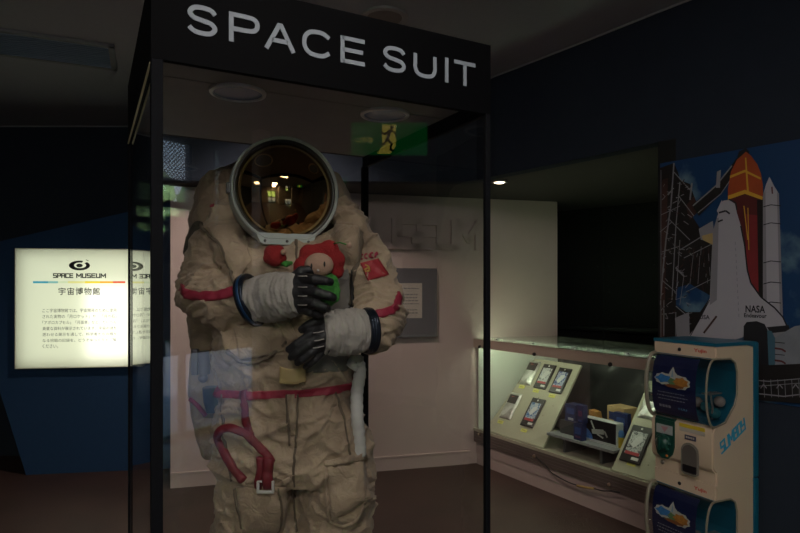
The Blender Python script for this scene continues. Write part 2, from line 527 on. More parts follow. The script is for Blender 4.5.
for (x, y, _), w in zip(LOBBY, ('square ceiling lamp nearest the case front, above the viewer', 'square lobby ceiling lamp in the middle of the lobby row, behind the viewer', 'square lobby ceiling lamp by the left-hand navy wall', 'square lobby ceiling lamp in front of the back lobby wall')):
    c = Vector((x, y, CEIL))
    t = thing('ceiling_lamp', w, 'lamp', c)
    bm = BM()
    for a in range(4):
        box2(bm, (-.33, .29, -.06), (.33, .33, 0), Matrix.Translation(c) @ Matrix.Rotation(R(90 * a), 4, 'Z'))
    obj('frame', bm, m_trim, t)
    bm = BM(); box2(bm, (-.29, -.29, -.03), (.29, .29, -.01), Matrix.Translation(c)); obj('diffuser', bm, emis('lamp_diffuser', (1, .86, .68), 2.0), t)
c = Vector((-.75, 3.40, CEIL))  # made-up fitting for the added wall lamp
t = thing('added_downlight', 'round gallery ceiling downlight hidden above the black sign box', 'lamp', c)
bm = BM(); lathe(bm, [(.08, 0), (.10, 0), (.098, -.012), (.08, -.014)], Matrix.Translation(c), 32); obj('trim_ring', bm, m_trim, t, True)
bm = BM(); lathe(bm, [(0, -.003), (.08, -.003), (.08, -.001), (0, -.001)], Matrix.Translation(c), 32); obj('bulb', bm, emis('warm_bulb', (1.0, .80, .55), 6.0), t)

# square-cut capitals drawn as strokes, in units of 1/5 of the cap height
GLY = {'S': [[(3, 5), (0, 5), (0, 2.6), (3, 2.4), (3, 0), (0, 0)]], 'L': [[(0, 5), (0, 0), (2.4, 0)]], 'I': [[(0, 5), (0, 0)]], 'M': [[(0, 0), (0, 5), (2, 1.6), (4, 5), (4, 0)]],
       'B': [[(0, 0), (0, 5), (2.6, 5), (2.6, 2.8), (0, 2.5)], [(2.4, 2.6), (3, 2.2), (3, 0), (0, 0)]], 'O': [[(0, 0), (0, 5), (3, 5), (3, 0), (0, 0)]], 'Y': [[(0, 5), (0, 2.6), (3, 2.6)], [(3, 5), (3, 0), (0, 0)]],
       'P': [[(0, 0), (0, 5), (3, 5), (3, 2.2), (0, 2.2)]], 'A': [[(0, 0), (0, 5), (3, 5), (3, 0)], [(0, 2.3), (3, 2.3)]], 'C': [[(3, 5), (0, 5), (0, 0), (3, 0)]], 'E': [[(3, 5), (0, 5), (0, 0), (3, 0)], [(0, 2.5), (2.7, 2.5)]], 'U': [[(0, 5), (0, 0), (3, 0), (3, 5)]]}
def stroke(bm, pts, w, M, z0=0, z1=.002, mi=0):
    for a, b in zip(pts, pts[1:]):
        a, b = Vector((*a, 0)), Vector((*b, 0)); d = (b - a).normalized(); n = Vector((-d.y, d.x, 0)) * w / 2
        a2, b2 = a - d * w * .45, b + d * w * .45
        prism(bm, [(a2 + n)[:2], (a2 - n)[:2], (b2 - n)[:2], (b2 + n)[:2]], z0, z1, M, mi)
def blocks(bm, s, M, x0, x1, y0, y1, w, z0, z1, gap=1.3, shear=0.0, only=None):
    adv = [({'L': 2.4, 'I': 0, 'M': 4, ' ': 1.4}.get(ch, 3)) for ch in s]
    tot = sum(adv) + gap * (len(s) - 1)
    kx, ky = (x1 - x0 - w) / tot, (y1 - y0 - w) / 5
    x = 0
    for i, (ch, a_) in enumerate(zip(s, adv)):
        if only is None or i == only:
            for g in GLY.get(ch, []): stroke(bm, [(x0 + w / 2 + (x + p) * kx + q * ky * shear, y0 + w / 2 + q * ky) for p, q in g], w, M, z0, z1)
        x += a_ + gap
# green exit sign hanging in the lobby (seen mirrored in the case front)
ec = Vector((2.79, -.35, 2.835)); en = (Vector((-.04, 1.65, 2.1)) - ec); en.z = 0; en.normalize()
EM = frame(ec, Vector((0, 0, 1)).cross(en), Vector((0, 0, 1)), en)
t = thing('exit_sign', 'green running-man exit sign mirrored in the front glass of the case', 'exit sign', ec)
bm = BM(); box(bm, (0, 0, -.03), (.68, .30, .05), EM, .006)
for x in (-.25, .25): tube(bm, [EM @ Vector((x, .15, -.03)), EM @ Vector((x, CEIL - ec.z, -.03))], .008, 8)
obj('housing', bm, m_trim, t)
bm = BM(); box(bm, (0, 0, -.003), (.66, .28, .008), EM)
obj('face', bm, emis('exit_green', (.004, .16, .03), 1.0), t)
bm = BM()
def flat(bm, pl, z0, z1, M, mi=0): prism(bm, pl, z0, z1, M, mi)
flat(bm, [(-.058, .125), (.062, .125), (.062, -.06), (.105, -.13), (-.005, -.13), (-.058, -.06)], .001, .003, EM)
put(bm, text('非常口', h=.045, w=.15), EM @ Matrix.Translation((.215, -.01, .003)))
obj('doorway_mark', bm, emis('exit_yellow', (.75, .62, .10), 1.3), t)
bm = BM()
EQ = EM @ Matrix.Translation((.0, 0, .003))
lathe(bm, [(0, 0), (.017, 0), (.017, .002), (0, .002)], EQ @ Matrix.Translation((-.022, .098, 0)), 16)
stroke(bm, [(-.005, .07), (.018, -.005)], .026, EQ)
stroke(bm, [(.0, .07), (-.045, .06), (-.06, .03)], .015, EQ)
stroke(bm, [(-.0, .07), (.045, .04), (.07, .06)], .015, EQ)
stroke(bm, [(.018, 0), (-.02, -.045), (-.01, -.095), (-.035, -.10)], .018, EQ)
stroke(bm, [(.018, 0), (.045, -.045), (.085, -.05)], .018, EQ)
obj('running_man', bm, mat('exit_dark', (.004, .05, .015), .6), t)

# ------------------------------------------------------------------ the glass display case
FL = Vector((-.575, 1.363, 0)); cu = Vector((math.cos(R(27.8)), math.sin(R(27.8)), 0)); cv = Vector((-cu.y, cu.x, 0))
CW, CD, ZB, ZT = .965, .92, 2.08, 2.292
CM = frame(FL, cu, cv)
case = thing('display_case', 'tall black-framed glass case holding the space suit, black sign box on top', 'display case', CM)
mk = mat('case_black', (.008, .0085, .0105), .6, var=.1, spec=.03)
bm = BM()
box2(bm, (0, 0, ZB), (CW, .018, ZT), CM)
box2(bm, (0, .018, ZB), (.018, CD, ZT), CM); box2(bm, (CW - .018, .018, ZB), (CW, CD, ZT), CM)
box2(bm, (.018, CD - .018, ZB + .045), (CW - .018, CD, ZT), CM)
box2(bm, (.018, .018, ZT - .015), (CW - .018, CD - .018, ZT), CM)
hd = obj('header_box', bm, mat('header_black', (.0032, .0033, .004), .6, var=.1, spec=.03), case)
LM = CM @ Matrix(((1, 0, 0, 0), (0, 0, -1, 0), (0, 1, 0, 0), (0, 0, 0, 1)))       # x along the front, y up, z outward
def fpx(x):
    k = (x - 400) / F
    return (k * FL.y - FL.x) / (cu.x - k * cu.y)
HL = {'S': [(.97, .80), (.82, .95), (.5, 1), (.18, .95), (.03, .75), (.18, .57), (.5, .5), (.82, .43), (.97, .25), (.82, .05), (.5, 0), (.18, .05), (.0, .20)],
      'C': [(.98, .82), (.76, .97), (.5, 1), (.2, .93), (.02, .68), (.02, .32), (.2, .07), (.5, 0), (.76, .03), (.98, .18)],
      'U': [(0, 1), (0, .6), (0, .34), (.14, .08), (.5, 0), (.86, .08), (1, .34), (1, .6), (1, 1)]}
def curve2(pts, n=6):
    p = [Vector(q) for q in pts]; out = []
    for i in range(len(p) - 1):
        q0, q1, q2, q3 = p[max(i - 1, 0)], p[i], p[i + 1], p[min(i + 2, len(p) - 1)]
        for k in range(n):
            t = k / n; out.append(.5 * ((2 * q1) + (q2 - q0) * t + (2 * q0 - 5 * q1 + 4 * q2 - q3) * t * t + (3 * q1 - q0 - 3 * q2 + q3) * t ** 3))
    return out + [p[-1]]
def band2(bm, pts, w, M, z0, z1):
    L, Q = [], []
    for i, p in enumerate(pts):
        t = (pts[min(i + 1, len(pts) - 1)] - pts[max(i - 1, 0)]).normalized(); n = Vector((-t.y, t.x)) * w / 2
        L.append(p + n); Q.append(p - n)
    T = [[M @ Vector((v.x, v.y, z1)) for v in r] for r in (L, Q)]; B_ = [[M @ Vector((v.x, v.y, z0)) for v in r] for r in (L, Q)]
    gridshell(bm, T, B_)
def headletter(bm, ch, M, w, h, s):
    X = lambda x: -w / 2 + s / 2 + x * (w - s); Y = lambda y: -h / 2 + s / 2 + y * (h - s)
    Z = (.0002, .0025)
    if ch in HL: band2(bm, curve2([(X(x), Y(y)) for x, y in HL[ch]]), s, M, *Z); return
    def bar(x0, y0, x1, y1): band2(bm, [Vector((x0, y0)), Vector((x1, y1))], s, M, *Z)
    b0, t0, l0, r0 = -h / 2, h / 2, -w / 2, w / 2
    if ch in 'PEI': bar(X(0) if ch != 'I' else 0, b0, X(0) if ch != 'I' else 0, t0)
    if ch == 'E':
        for y, k in ((1, 1), (.5, .93), (0, 1)): bar(X(0), Y(y), l0 + w * k, Y(y))
    if ch == 'T': bar(0, b0, 0, t0); bar(l0, Y(1), r0, Y(1))
    if ch == 'P': band2(bm, [Vector((X(0), Y(1)))] + curve2([(X(.55), Y(1)), (X(.85), Y(.97)), (X(1), Y(.84)), (X(1), Y(.62)), (X(.85), Y(.48)), (X(.55), Y(.44))]) + [Vector((X(0), Y(.44)))], s, M, *Z)
    if ch == 'A': band2(bm, [Vector((X(0), b0)), Vector((-s * .12, t0 - s * .55)), Vector((s * .12, t0 - s * .55)), Vector((X(1), b0))], s, M, *Z); bar(X(.2), Y(.30), X(.8), Y(.30))
m_let = mat('letter_white', (.265, .30, .35), .6)
bm = BM()
for ch, x0, x1 in (('S', 186.5, 218), ('P', 228.8, 259), ('A', 264, 295.5), ('C', 302, 331.5), ('E', 340.3, 364.5), ('S', 382.3, 406), ('U', 413.3, 436.2), ('I', 444.3, 448.6), ('T', 454, 475)):
    a, b = fpx(x0), fpx(x1)
    if x0 == 382.3: obj('lettering', bm, m_let, hd); bm = BM()
    headletter(bm, ch, LM @ Matrix.Translation(((a + b) / 2, 2.1885, 0)), b - a, .0725, .0112)
obj('lettering', bm, m_let, hd)
bm = BM(); box2(bm, (.02, .02, ZB + .045), (CW - .02, CD - .02, ZB + .06), CM)
box2(bm, (.02, .245, ZB + .0435), (CW - .02, .25, ZB + .046), CM)
obj('ceiling_panel', bm, mat('case_ceiling', (.20, .19, .19), .6), case)
bm = BM(); box2(bm, (-.0015, .028, ZB - .005), (.003, CD - .012, ZB - .0005), CM)
obj('edge_strip', bm, mat('light_line_strip', (.55, .50, .27), .5), case)  # bright line of light along the header's lower edge, painted as a pale strip
for px, py in ((238, 92), (385, 114)):
    q = onplane(px, py, Vector((0, 0, ZB + .045)), Vector((0, 0, 1)))
    T = Matrix.Translation(q)
    bm = BM(); lathe(bm, [(.069, 0), (.082, 0), (.081, -.006), (.072, -.009), (.069, .0)], T, 40)
    dl = obj('downlight', bm, mat('downlight_ring', (.6, .6, .58), .35), case, True, angle=40)
    bm = BM(); lathe(bm, [(0, -.003), (.070, -.003), (.070, -.001), (0, -.001)], T, 32)
    obj('lens', bm, mat('downlight_lens', (.20, .27, .40), .25, spec=.8), dl)  # bluish reflection put into the lens colour
for x0, y0, w in ((0, 0, .026), (CW - .0165, 0, .0165), (0, CD - .010, .008), (CW - .026, CD - .026, .026)):
    bm = BM(); box2(bm, (x0, y0, .3), (x0 + w, y0 + w, ZB), CM, .0015); obj('post', bm, mk, case)
for a, b in (((.026, .006, .3), (CW - .0165, .012, ZB)), ((.008, .026, .3), (.014, CD - .014, ZB)), ((CW - .014, .017, .3), (CW - .008, CD - .026, ZB)), ((.014, CD - .014, .3), (CW - .026, CD - .008, ZB + .045))):
    bm = BM(); box2(bm, a, b, CM); obj('glass_pane', bm, g_pane, case)
bm = BM(); box2(bm, (0, 0, 0), (CW, CD, .285), CM, .004); box2(bm, (.015, .015, .285), (CW - .015, CD - .015, .3), CM)
obj('plinth', bm, mat('plinth_grey', (.05, .05, .052), .6), case)

# ------------------------------------------------------------------ blue partition with the lit board
B0 = P(26, 475, 1.55 * F / (475 - HZ)); B1 = P(127, 470.4, 1.55 * F / (470.4 - HZ))
B0.z = B1.z = 0
Bd = (B1 - B0).normalized(); Bn = Vector((Bd.y, -Bd.x, 0)); BMx = frame(B0, Bd, Vector((0, 0, 1)), Bn)
def bpx(x, y, off=0.0):
    q = BMx.inverted() @ onplane(x, y, B0 + Bn * off, Bn)
    return (q.x, q.y)
outline = [bpx(26, 475), (bpx(205, 467)[0], 0), bpx(205, 194), bpx(-44, 251.5)]
outline[0] = (outline[0][0], 0)
bm = BM(); prism(bm, outline, -.12, 0, BMx)
o = obj('partition_screen', bm, mat('blue_panel', (.019, .050, .115), .8, var=.08, scale=30, spec=.12))
tag(o, 'big slanted dark blue partition standing behind the lit board', 'partition')

SBo = .07
sx0, sy1 = bpx(14.5, 248, SBo); _, sy0 = bpx(20, 369, SBo); sx1 = bpx(142.5, 300, SBo)[0]
SM = BMx
sb = thing('lightbox_sign', 'backlit cream notice board on the blue partition, with logo and rainbow line', 'lit sign', SM @ Vector((sx0, sy0, 0)))
W_, H_ = sx1 - sx0, sy1 - sy0
bm = BM()
box2(bm, (sx0, sy0, .001), (sx1, sy1, .006), SM)
for a, b in (((sx0, sy0, .006), (sx0 + .008, sy1, SBo - .004)), ((sx1 - .008, sy0, .006), (sx1, sy1, SBo - .004)), ((sx0 + .008, sy0, .006), (sx1 - .008, sy0 + .008, SBo - .004)), ((sx0 + .008, sy1 - .008, .006), (sx1 - .008, sy1, SBo - .004))):
    box2(bm, a, b, SM)
obj('casing', bm, mat('sign_casing', (.75, .75, .72), .5), sb)
m_face = bpy.data.materials.new('sign_acrylic'); m_face.use_nodes = True
nt = m_face.node_tree; nt.nodes.remove(nt.nodes['Principled BSDF'])
tl = nt.nodes.new('ShaderNodeBsdfTranslucent'); tl.inputs[0].default_value = (.90, .91, .80, 1)
df = nt.nodes.new('ShaderNodeBsdfDiffuse'); df.inputs[0].default_value = (.6, .6, .52, 1)
mx = nt.nodes.new('ShaderNodeMixShader'); mx.inputs[0].default_value = .3
nt.links.new(tl.outputs[0], mx.inputs[1]); nt.links.new(df.outputs[0], mx.inputs[2]); nt.links.new(mx.outputs[0], nt.nodes['Material Output'].inputs[0])
bm = quadbm([SM @ Vector((x, y, SBo - .002)) for x, y in ((sx0, sy0), (sx1, sy0), (sx1, sy1), (sx0, sy1))])
fc = obj('face', bm, m_face, sb)
bm = BM(); box2(bm, (sx0 + W_ * .04, sy0 + H_ * .04, .007), (sx0 + W_ * .96, sy0 + H_ * .96, .010), SM)
lp = obj('light_panel', bm, emis('sign_panel', (.90, .95, .80), .95), sb)
bm = BM(); box2(bm, (sx0 + W_ * .55, sy0 + H_ * .08, .011), (sx0 + W_ * .93, sy0 + H_ * .70, .014), SM)
obj('light_panel', bm, emis('sign_panel_bright', (1, 1, .93), 1.9), sb)
m_ink = mat('sign_ink', (.015, .017, .02), .6)
TZ = SBo + .0005
def sgn(x, y): return bpx(x, y, SBo)
bm = BM()
def stext(s, x0, x1, y0, y1, **k):
    a, b = sgn(x0, y1), sgn(x1, y0)
    put(bm, text(s, h=abs(b[1] - a[1]), w=abs(b[0] - a[0]), **k), SM @ Matrix.Translation(((a[0] + b[0]) / 2, (a[1] + b[1]) / 2, TZ)))
q0, q1 = sgn(53, 278), sgn(106, 273.4); qm = q0[0] + (q1[0] - q0[0]) * .435; blocks(bm, 'SPACE', SM, q0[0], qm - .022, q0[1], q1[1], .0085, TZ, TZ + .0006); obj('title', bm, m_ink, fc); bm = BM(); blocks(bm, 'MUSEUM', SM, qm, q1[0], q0[1], q1[1], .0085, TZ, TZ + .0006)
obj('title', bm, m_ink, fc); bm = BM()
stext('宇宙博物館', 58.5, 100, 287.5, 295, space=1.15, bold=.012)
obj('subtitle', bm, m_ink, fc); bm = BM()
lines = ['ここ宇宙博物館では、宇宙開発のために使用', 'された実物の「月ロケット」や、「月の石」', '「アポロカプセル」「月面車」など、たいへん', '貴重な資料が展示されています。宇宙の謎を', '思わせる展示を通して、科学者たちの様々', 'なる挑戦の記録を、どうぞゆっくりとご覧', 'ください。']
for i, l in enumerate(lines):
    y = 308.3 + i * 5.95
    stext(l, 42.5, 116.5 if i < 6 else 58, y, y + 4.2)
    obj('text_line', bm, m_ink, fc); bm = BM()
bm.free()
bm = BM()
# swirl emblem: a tilted ring, broken open, with an eye and a spark
cx, cy = sgn(79.5, 265.5); sc = abs(sgn(100, 265)[0] - cx) / 20.5
def ring(bm, rx, ry, rx2, ry2, dx, dy, a0, a1, n=26):
    A = [(cx + sc * rx * math.cos(R(a)), cy + sc * ry * math.sin(R(a))) for a in [a0 + (a1 - a0) * i / n for i in range(n + 1)]]
    B = [(cx + sc * (dx + rx2 * math.cos(R(a))), cy + sc * (dy + ry2 * math.sin(R(a)))) for a in [a0 + (a1 - a0) * i / n for i in range(n + 1)]]
    for i in range(n):
        bm.faces.new([bm.verts.new(SM @ Vector((*q, TZ))) for q in (A[i], A[i + 1], B[i + 1], B[i])])
ring(bm, 10.5, 5.2, 6.0, 3.0, .6, .2, 70, 405)
ring(bm, 3.2, 2.0, .1, .1, 0, 0, 0, 360)
ring(bm, 12.5, 7.5, 11.3, 6.7, .2, .2, 42, 58, 5)
obj('emblem', bm, m_ink, fc)
bm = BM()
def tint(name, col):
    m = bpy.data.materials.new(name); m.use_nodes = True
    q = m.node_tree; q.nodes.remove(q.nodes['Principled BSDF'])
    z = q.nodes.new('ShaderNodeBsdfTransparent'); z.inputs[0].default_value = (*col, 1)
    q.links.new(z.outputs[0], q.nodes['Material Output'].inputs[0]); return m
cols = [(.06, .42, .75), (.30, .62, .78), (.85, .92, .82), (.95, .88, .45), (1, .78, .06), (1, .50, .06), (.85, .14, .08)]
xs = [33, 48, 58, 68, 85, 100, 113, 125.3]
rm = []
for i, c_ in enumerate(cols):
    a, b = sgn(xs[i], 283.2), sgn(xs[i + 1], 281.2)
    f = bm.faces.new([bm.verts.new(SM @ Vector((x, y, TZ))) for x, y in ((a[0], a[1]), (b[0], a[1]), (b[0], b[1]), (a[0], b[1]))])
    f.material_index = i; rm.append(tint('rainbow_%d' % i, c_))
obj('rainbow_line', bm, rm, fc)

# ------------------------------------------------------------------ things on the pale wall
def wpx(x, y, off=0.0):
    q = WM.inverted() @ onplane(x, y, WA + Wn * off, Wn)
    return q.x, q.z
WL = WM @ Matrix(((1, 0, 0, 0), (0, 0, -1, 0), (0, 1, 0, 0), (0, 0, 0, 1)))     # x along, y up, z to the room
bm = BM()
a, b = wpx(349, 248.5), wpx(480, 221)
wl = (b[0] - a[0])
wt = thing('wall_lettering', 'large raised pale letters across the top of the pale wall', 'wall letters', WL @ Vector((a[0], a[1], 0)))
blocks(bm, 'MUSEUM', WL, a[0], b[0], a[1], b[1], .052, 0, .030, gap=.9); obj('word', bm, m_wall, wt); bm = BM()
blocks(bm, 'SPACE', WL, a[0] - wl * .93, a[0] - wl * .12, a[1], b[1], .052, 0, .030, gap=.9); obj('word', bm, m_wall, wt)
x0, z0 = wpx(376, 333); x1, z1 = wpx(436, 268.5); z0 = wpx(436, 334)[1]
t = thing('notice_board', 'grey wall panel with a pale notice behind the suit\'s flag arm', 'notice board', WL @ Vector(((x0 + x1) / 2, z0, 0)))
bm = BM(); box2(bm, (x0, z0, .0), (x1, z1, .03), WL, .003); obj('backing', bm, mat('board_grey', (.145, .14, .155), .5), t)
bm = BM(); box2(bm, (x0, z0 - .02, .0), (x1, z0, .04), WL, .002); obj('ledge', bm, mat('board_ledge', (.17, .18, .19), .5), t)
px0, pz0 = wpx(386, 318.5, .03); px1, pz1 = wpx(422, 283.2, .03)
bm = BM(); box2(bm, (px0, pz0, .03), (px1, pz1, .032), WL); nt_ = obj('paper', bm, mat('notice_paper', (.52, .47, .42), .8), t)
bm = BM()
rr = random.Random(4)
for k in range(9):
    z = pz1 - .05 - k * .026
    if k in (1, 6): continue
    x = px0 + .03
    while x < px1 - .04:
        w = rr.uniform(.01, .03)
        box2(bm, (x, z, .0321), (min(x + w, px1 - .03), z + .010, .0326), WL); x += w + .006
obj('print', bm, mat('notice_print', (.22, .21, .21), .8), nt_)
# ------------------------------------------------------------------ the glass counter
SA, Ss, Sn = Vector((.67, 5.13, 0)), Vector((.528, -.849, 0)).normalized(), Vector((.849, .528, 0)).normalized()
SX = frame(SA, Ss, Sn)
S1, SD = 1.86, .80
def tl_(d): return -.045 + .30 * d                   # the left end follows the wall
def spx(x, y, d):
    q = SX.inverted() @ onplane(x, y, SA + Sn * d, Sn)
    return q.x, q.z
def sprism(bm, d0, d1, z0, z1, t1=S1, e=0.0, mi=0):
    prism(bm, [(tl_(d0) + e, d0), (t1, d0), (t1, d1), (tl_(d1) + e, d1)], z0, z1, SX, mi)
m_rail = mat('counter_rail', (.50, .40, .33), .4, .25, var=.05)
m_inner = mat('counter_inside', (.10, .10, .085), .7)
ct = thing('glass_counter', 'long glass-fronted sales counter lit inside, along the alcove', 'counter', SX)
bm = BM(); sprism(bm, .03, SD, 0, .115); obj('plinth', bm, mat('counter_plinth', (.36, .285, .265), .6, var=.12, scale=6), ct)
bm = BM(); sprism(bm, .022, .03, .10, .20); sprism(bm, .03, SD, .115, .20); obj('kick_panel', bm, mat('counter_kick', (.33, .26, .245), .55, var=.12, scale=7), ct)
bm = BM(); sprism(bm, 0, SD, .20, .295)
for z in (.222, .246, .27): sprism(bm, -.003, 0, z, z + .008)
ap = obj('apron', bm, mat('counter_apron', (.13, .105, .095), .3, .25, var=.25, scale=5), ct)
for x, y in ((479.5, 434), (534.5, 456), (609.5, 484.5)):
    tt, zz = spx(x, y, 0)
    bm = BM(); Mb = SX @ Matrix.Translation((max(tt, -.02), 0, zz)) @ Matrix.Rotation(R(90), 4, 'X')
    lathe(bm, [(0, .014), (.010, .013), (.013, .008), (.013, 0), (0, 0)], Mb, 16)
    obj('bolt', bm, mat('brass_bolt', (.45, .33, .25), .3, .8), ap, True)
bm = BM(); sprism(bm, -.004, .02, .295, .318); sprism(bm, .02, SD, .295, .305)
obj('bottom_rail', bm, mat('counter_sill', (.42, .40, .31), .35, .3), ct)
bm = BM(); sprism(bm, -.004, .03, 1.025, 1.098)
sprism(bm, -.006, .0, 1.088, 1.098)
tr_ = obj('top_rail', bm, m_rail, ct)
for x, y in ((480.5, 345.5), (535, 355.5), (611, 368)):
    tt, zz = spx(x, y, 0)
    bm = BM(); Mb = SX @ Matrix.Translation((max(tt, -.03), -.004, 1.034)) @ Matrix.Rotation(R(90), 4, 'X')
    lathe(bm, [(0, .016), (.012, .014), (.014, .005), (.014, 0), (0, 0)], Mb, 14)
    obj('lock', bm, m_black, tr_, True)
bm = BM(); sprism(bm, .004, .010, .318, 1.025); obj('front_glass', bm, g_pane, ct)
bm = BM(); sprism(bm, .0, SD, 1.098, 1.106); obj('top_glass', bm, glass('counter_top_glass', (.90, .96, .92), 1.5, .06), ct)
for tt in (.12, .55, .95, 1.4):
    bm = BM(); lathe(bm, [(0, .012), (.012, .010), (.014, 0), (0, 0)], SX @ Matrix.Translation((tt + .1, .035, 1.106)), 12)
    obj('glass_clip', bm, m_trim, ct, True)
bm = BM(); sprism(bm, SD - .02, SD, .305, 1.098); prism(bm, [(S1 - .02, .03), (S1, .03), (S1, SD - .02), (S1 - .02, SD - .02)], .305, 1.098, SX)
obj('back_panel', bm, m_inner, ct)
bm = BM(); prism(bm, [(tl_(.04) + .002, .04), (tl_(.04) + .008, .04), (tl_(SD - .02) + .008, SD - .02), (tl_(SD - .02) + .002, SD - .02)], .306, 1.02, SX)
obj('added_end_panel', bm, mat('counter_end_glow', (.74, .77, .68), .6, var=.03), ct)  # added pale panel, its colour stands in for tube glow on the wall
bm = BM(); box2(bm, (.0, .031, 1.03), (S1 - .03, .042, 1.094), SX); lh = obj('lamp_housing', bm, m_trim, ct)
bm = BM(); tube(bm, [SX @ Vector((.02, .064, 1.047)), SX @ Vector((S1 - .06, .064, 1.047))], .013, 12)
obj('tube', bm, emis('counter_tube', (.88, 1.0, .70), 18.0), lh, True)
# black cloth hung down the back of the counter
bm = BM()
T = []; Bt = []
for i in range(40):
    t_ = .30 + i / 39 * 1.5; r1 = []; r2 = []
    for j in range(14):
        z = 1.07 - j / 13 * .76
        sag = .035 * math.sin(t_ * 17 + 3 * math.sin(z * 4)) + .03 * noise.noise((t_ * 4, z * 5, 1)) + .05 * max(0, .62 - z)
        d = SD - .10 - sag
        r1.append(SX @ Vector((t_, d, z))); r2.append(SX @ Vector((t_, d + .006, z)))
    T.append(r1); Bt.append(r2)
gridshell(bm, T, Bt)
o = obj('black_cloth', bm, mat('black_cloth', (.034, .034, .035), .42, var=.1), None, True); tag(o, 'black cloth hung creased across the back of the counter', 'cloth')

# sloping cream boards
ELE = .61 / .435
E_ = math.atan(ELE)
m_board = mat('cream_board', (.40, .385, .29), .6, var=.05, scale=20)
def boardM(t): return SX @ Matrix.Translation((t, .055, .311)) @ Matrix.Rotation(E_, 4, 'X')     # x along, y up the slope, z out of the board
for i, (t0, t1, L) in enumerate(((.0, .725, .745), (1.36, 1.80, .70))):
    M = boardM(t0)
    bm = BM()
    if i == 0:
        prism(bm, [(.045, 0), (t1, 0), (t1, L), (.20, L)], -.018, 0, M)
    else: box2(bm, (0, 0, -.018), (t1 - t0, L, 0), M, .002)
    rr = random.Random(i)
    t = obj('sloping_board', bm, [m_board])
    tag(t, ['wide cream sloping board of five packets at the wall end of the counter', 'cream sloping board half hidden by the upper capsule machine'][i], 'display board', 'sloping boards in the counter')
    for k in range(7):
        bm = BM(); lathe(bm, [(0, .0012), (.004, .0012), (.004, 0), (0, 0)], M @ Matrix.Translation((rr.uniform(.25, (t1 - t0) - .05) if i == 0 else rr.uniform(.05, .3), rr.uniform(.1, .6), 0)), 8)
        obj('peg_hole', bm, m_black, t)

bno = (boardM(0).to_3x3() @ Vector((0, 0, 1))); bco = boardM(0).translation
def onboard(x, y):
    q = boardM(0).inverted() @ onplane(x, y, bco, bno); return q.x, q.y
m_silver = mat('silver_foil', (.55, .55, .52), .3, .8, var=.6, scale=30, bump=1.0, bscale=22)
def artmat(name, cols, sc):
    m = bpy.data.materials.new(name); m.use_nodes = True
    q = m.node_tree; z = q.nodes.new('ShaderNodeTexNoise'); z.inputs['Scale'].default_value = sc; z.inputs['Detail'].default_value = 6; z.inputs['Distortion'].default_value = 1.5
    t_ = q.nodes.new('ShaderNodeTexCoord'); q.links.new(t_.outputs['Object'], z.inputs['Vector'])
    r_ = q.nodes.new('ShaderNodeValToRGB'); r_.color_ramp.elements.remove(r_.color_ramp.elements[1])
    for i_, c_ in enumerate(cols):
        e_ = r_.color_ramp.elements[0] if i_ == 0 else r_.color_ramp.elements.new(.36 + .28 * i_ / (len(cols) - 1))
        e_.position = .36 + .28 * i_ / (len(cols) - 1); e_.color = (*c_, 1)
    q.links.new(z.outputs[0], r_.inputs[0]); q.links.new(r_.outputs[0], q.nodes['Principled BSDF'].inputs['Base Color'])
    q.nodes['Principled BSDF'].inputs['Roughness'].default_value = .3
    return m
ART = {'white': artmat('packet_art_white', [(.10, .11, .13), (.45, .47, .48), (.60, .62, .62), (.25, .32, .42)], 22),
       'blue': artmat('packet_art_blue', [(.03, .05, .16), (.12, .16, .38), (.48, .50, .55), (.06, .10, .30)], 24),
       'sky': artmat('packet_art_sky', [(.03, .08, .22), (.14, .28, .50), (.55, .57, .60), (.08, .10, .14)], 24),
       'grey': artmat('packet_art_grey', [(.05, .05, .055), (.30, .31, .32), (.60, .61, .60), (.12, .13, .14)], 26)}
m_clear = mat('packet_sleeve', (.40, .40, .36), .2, .3, var=.3, scale=30)
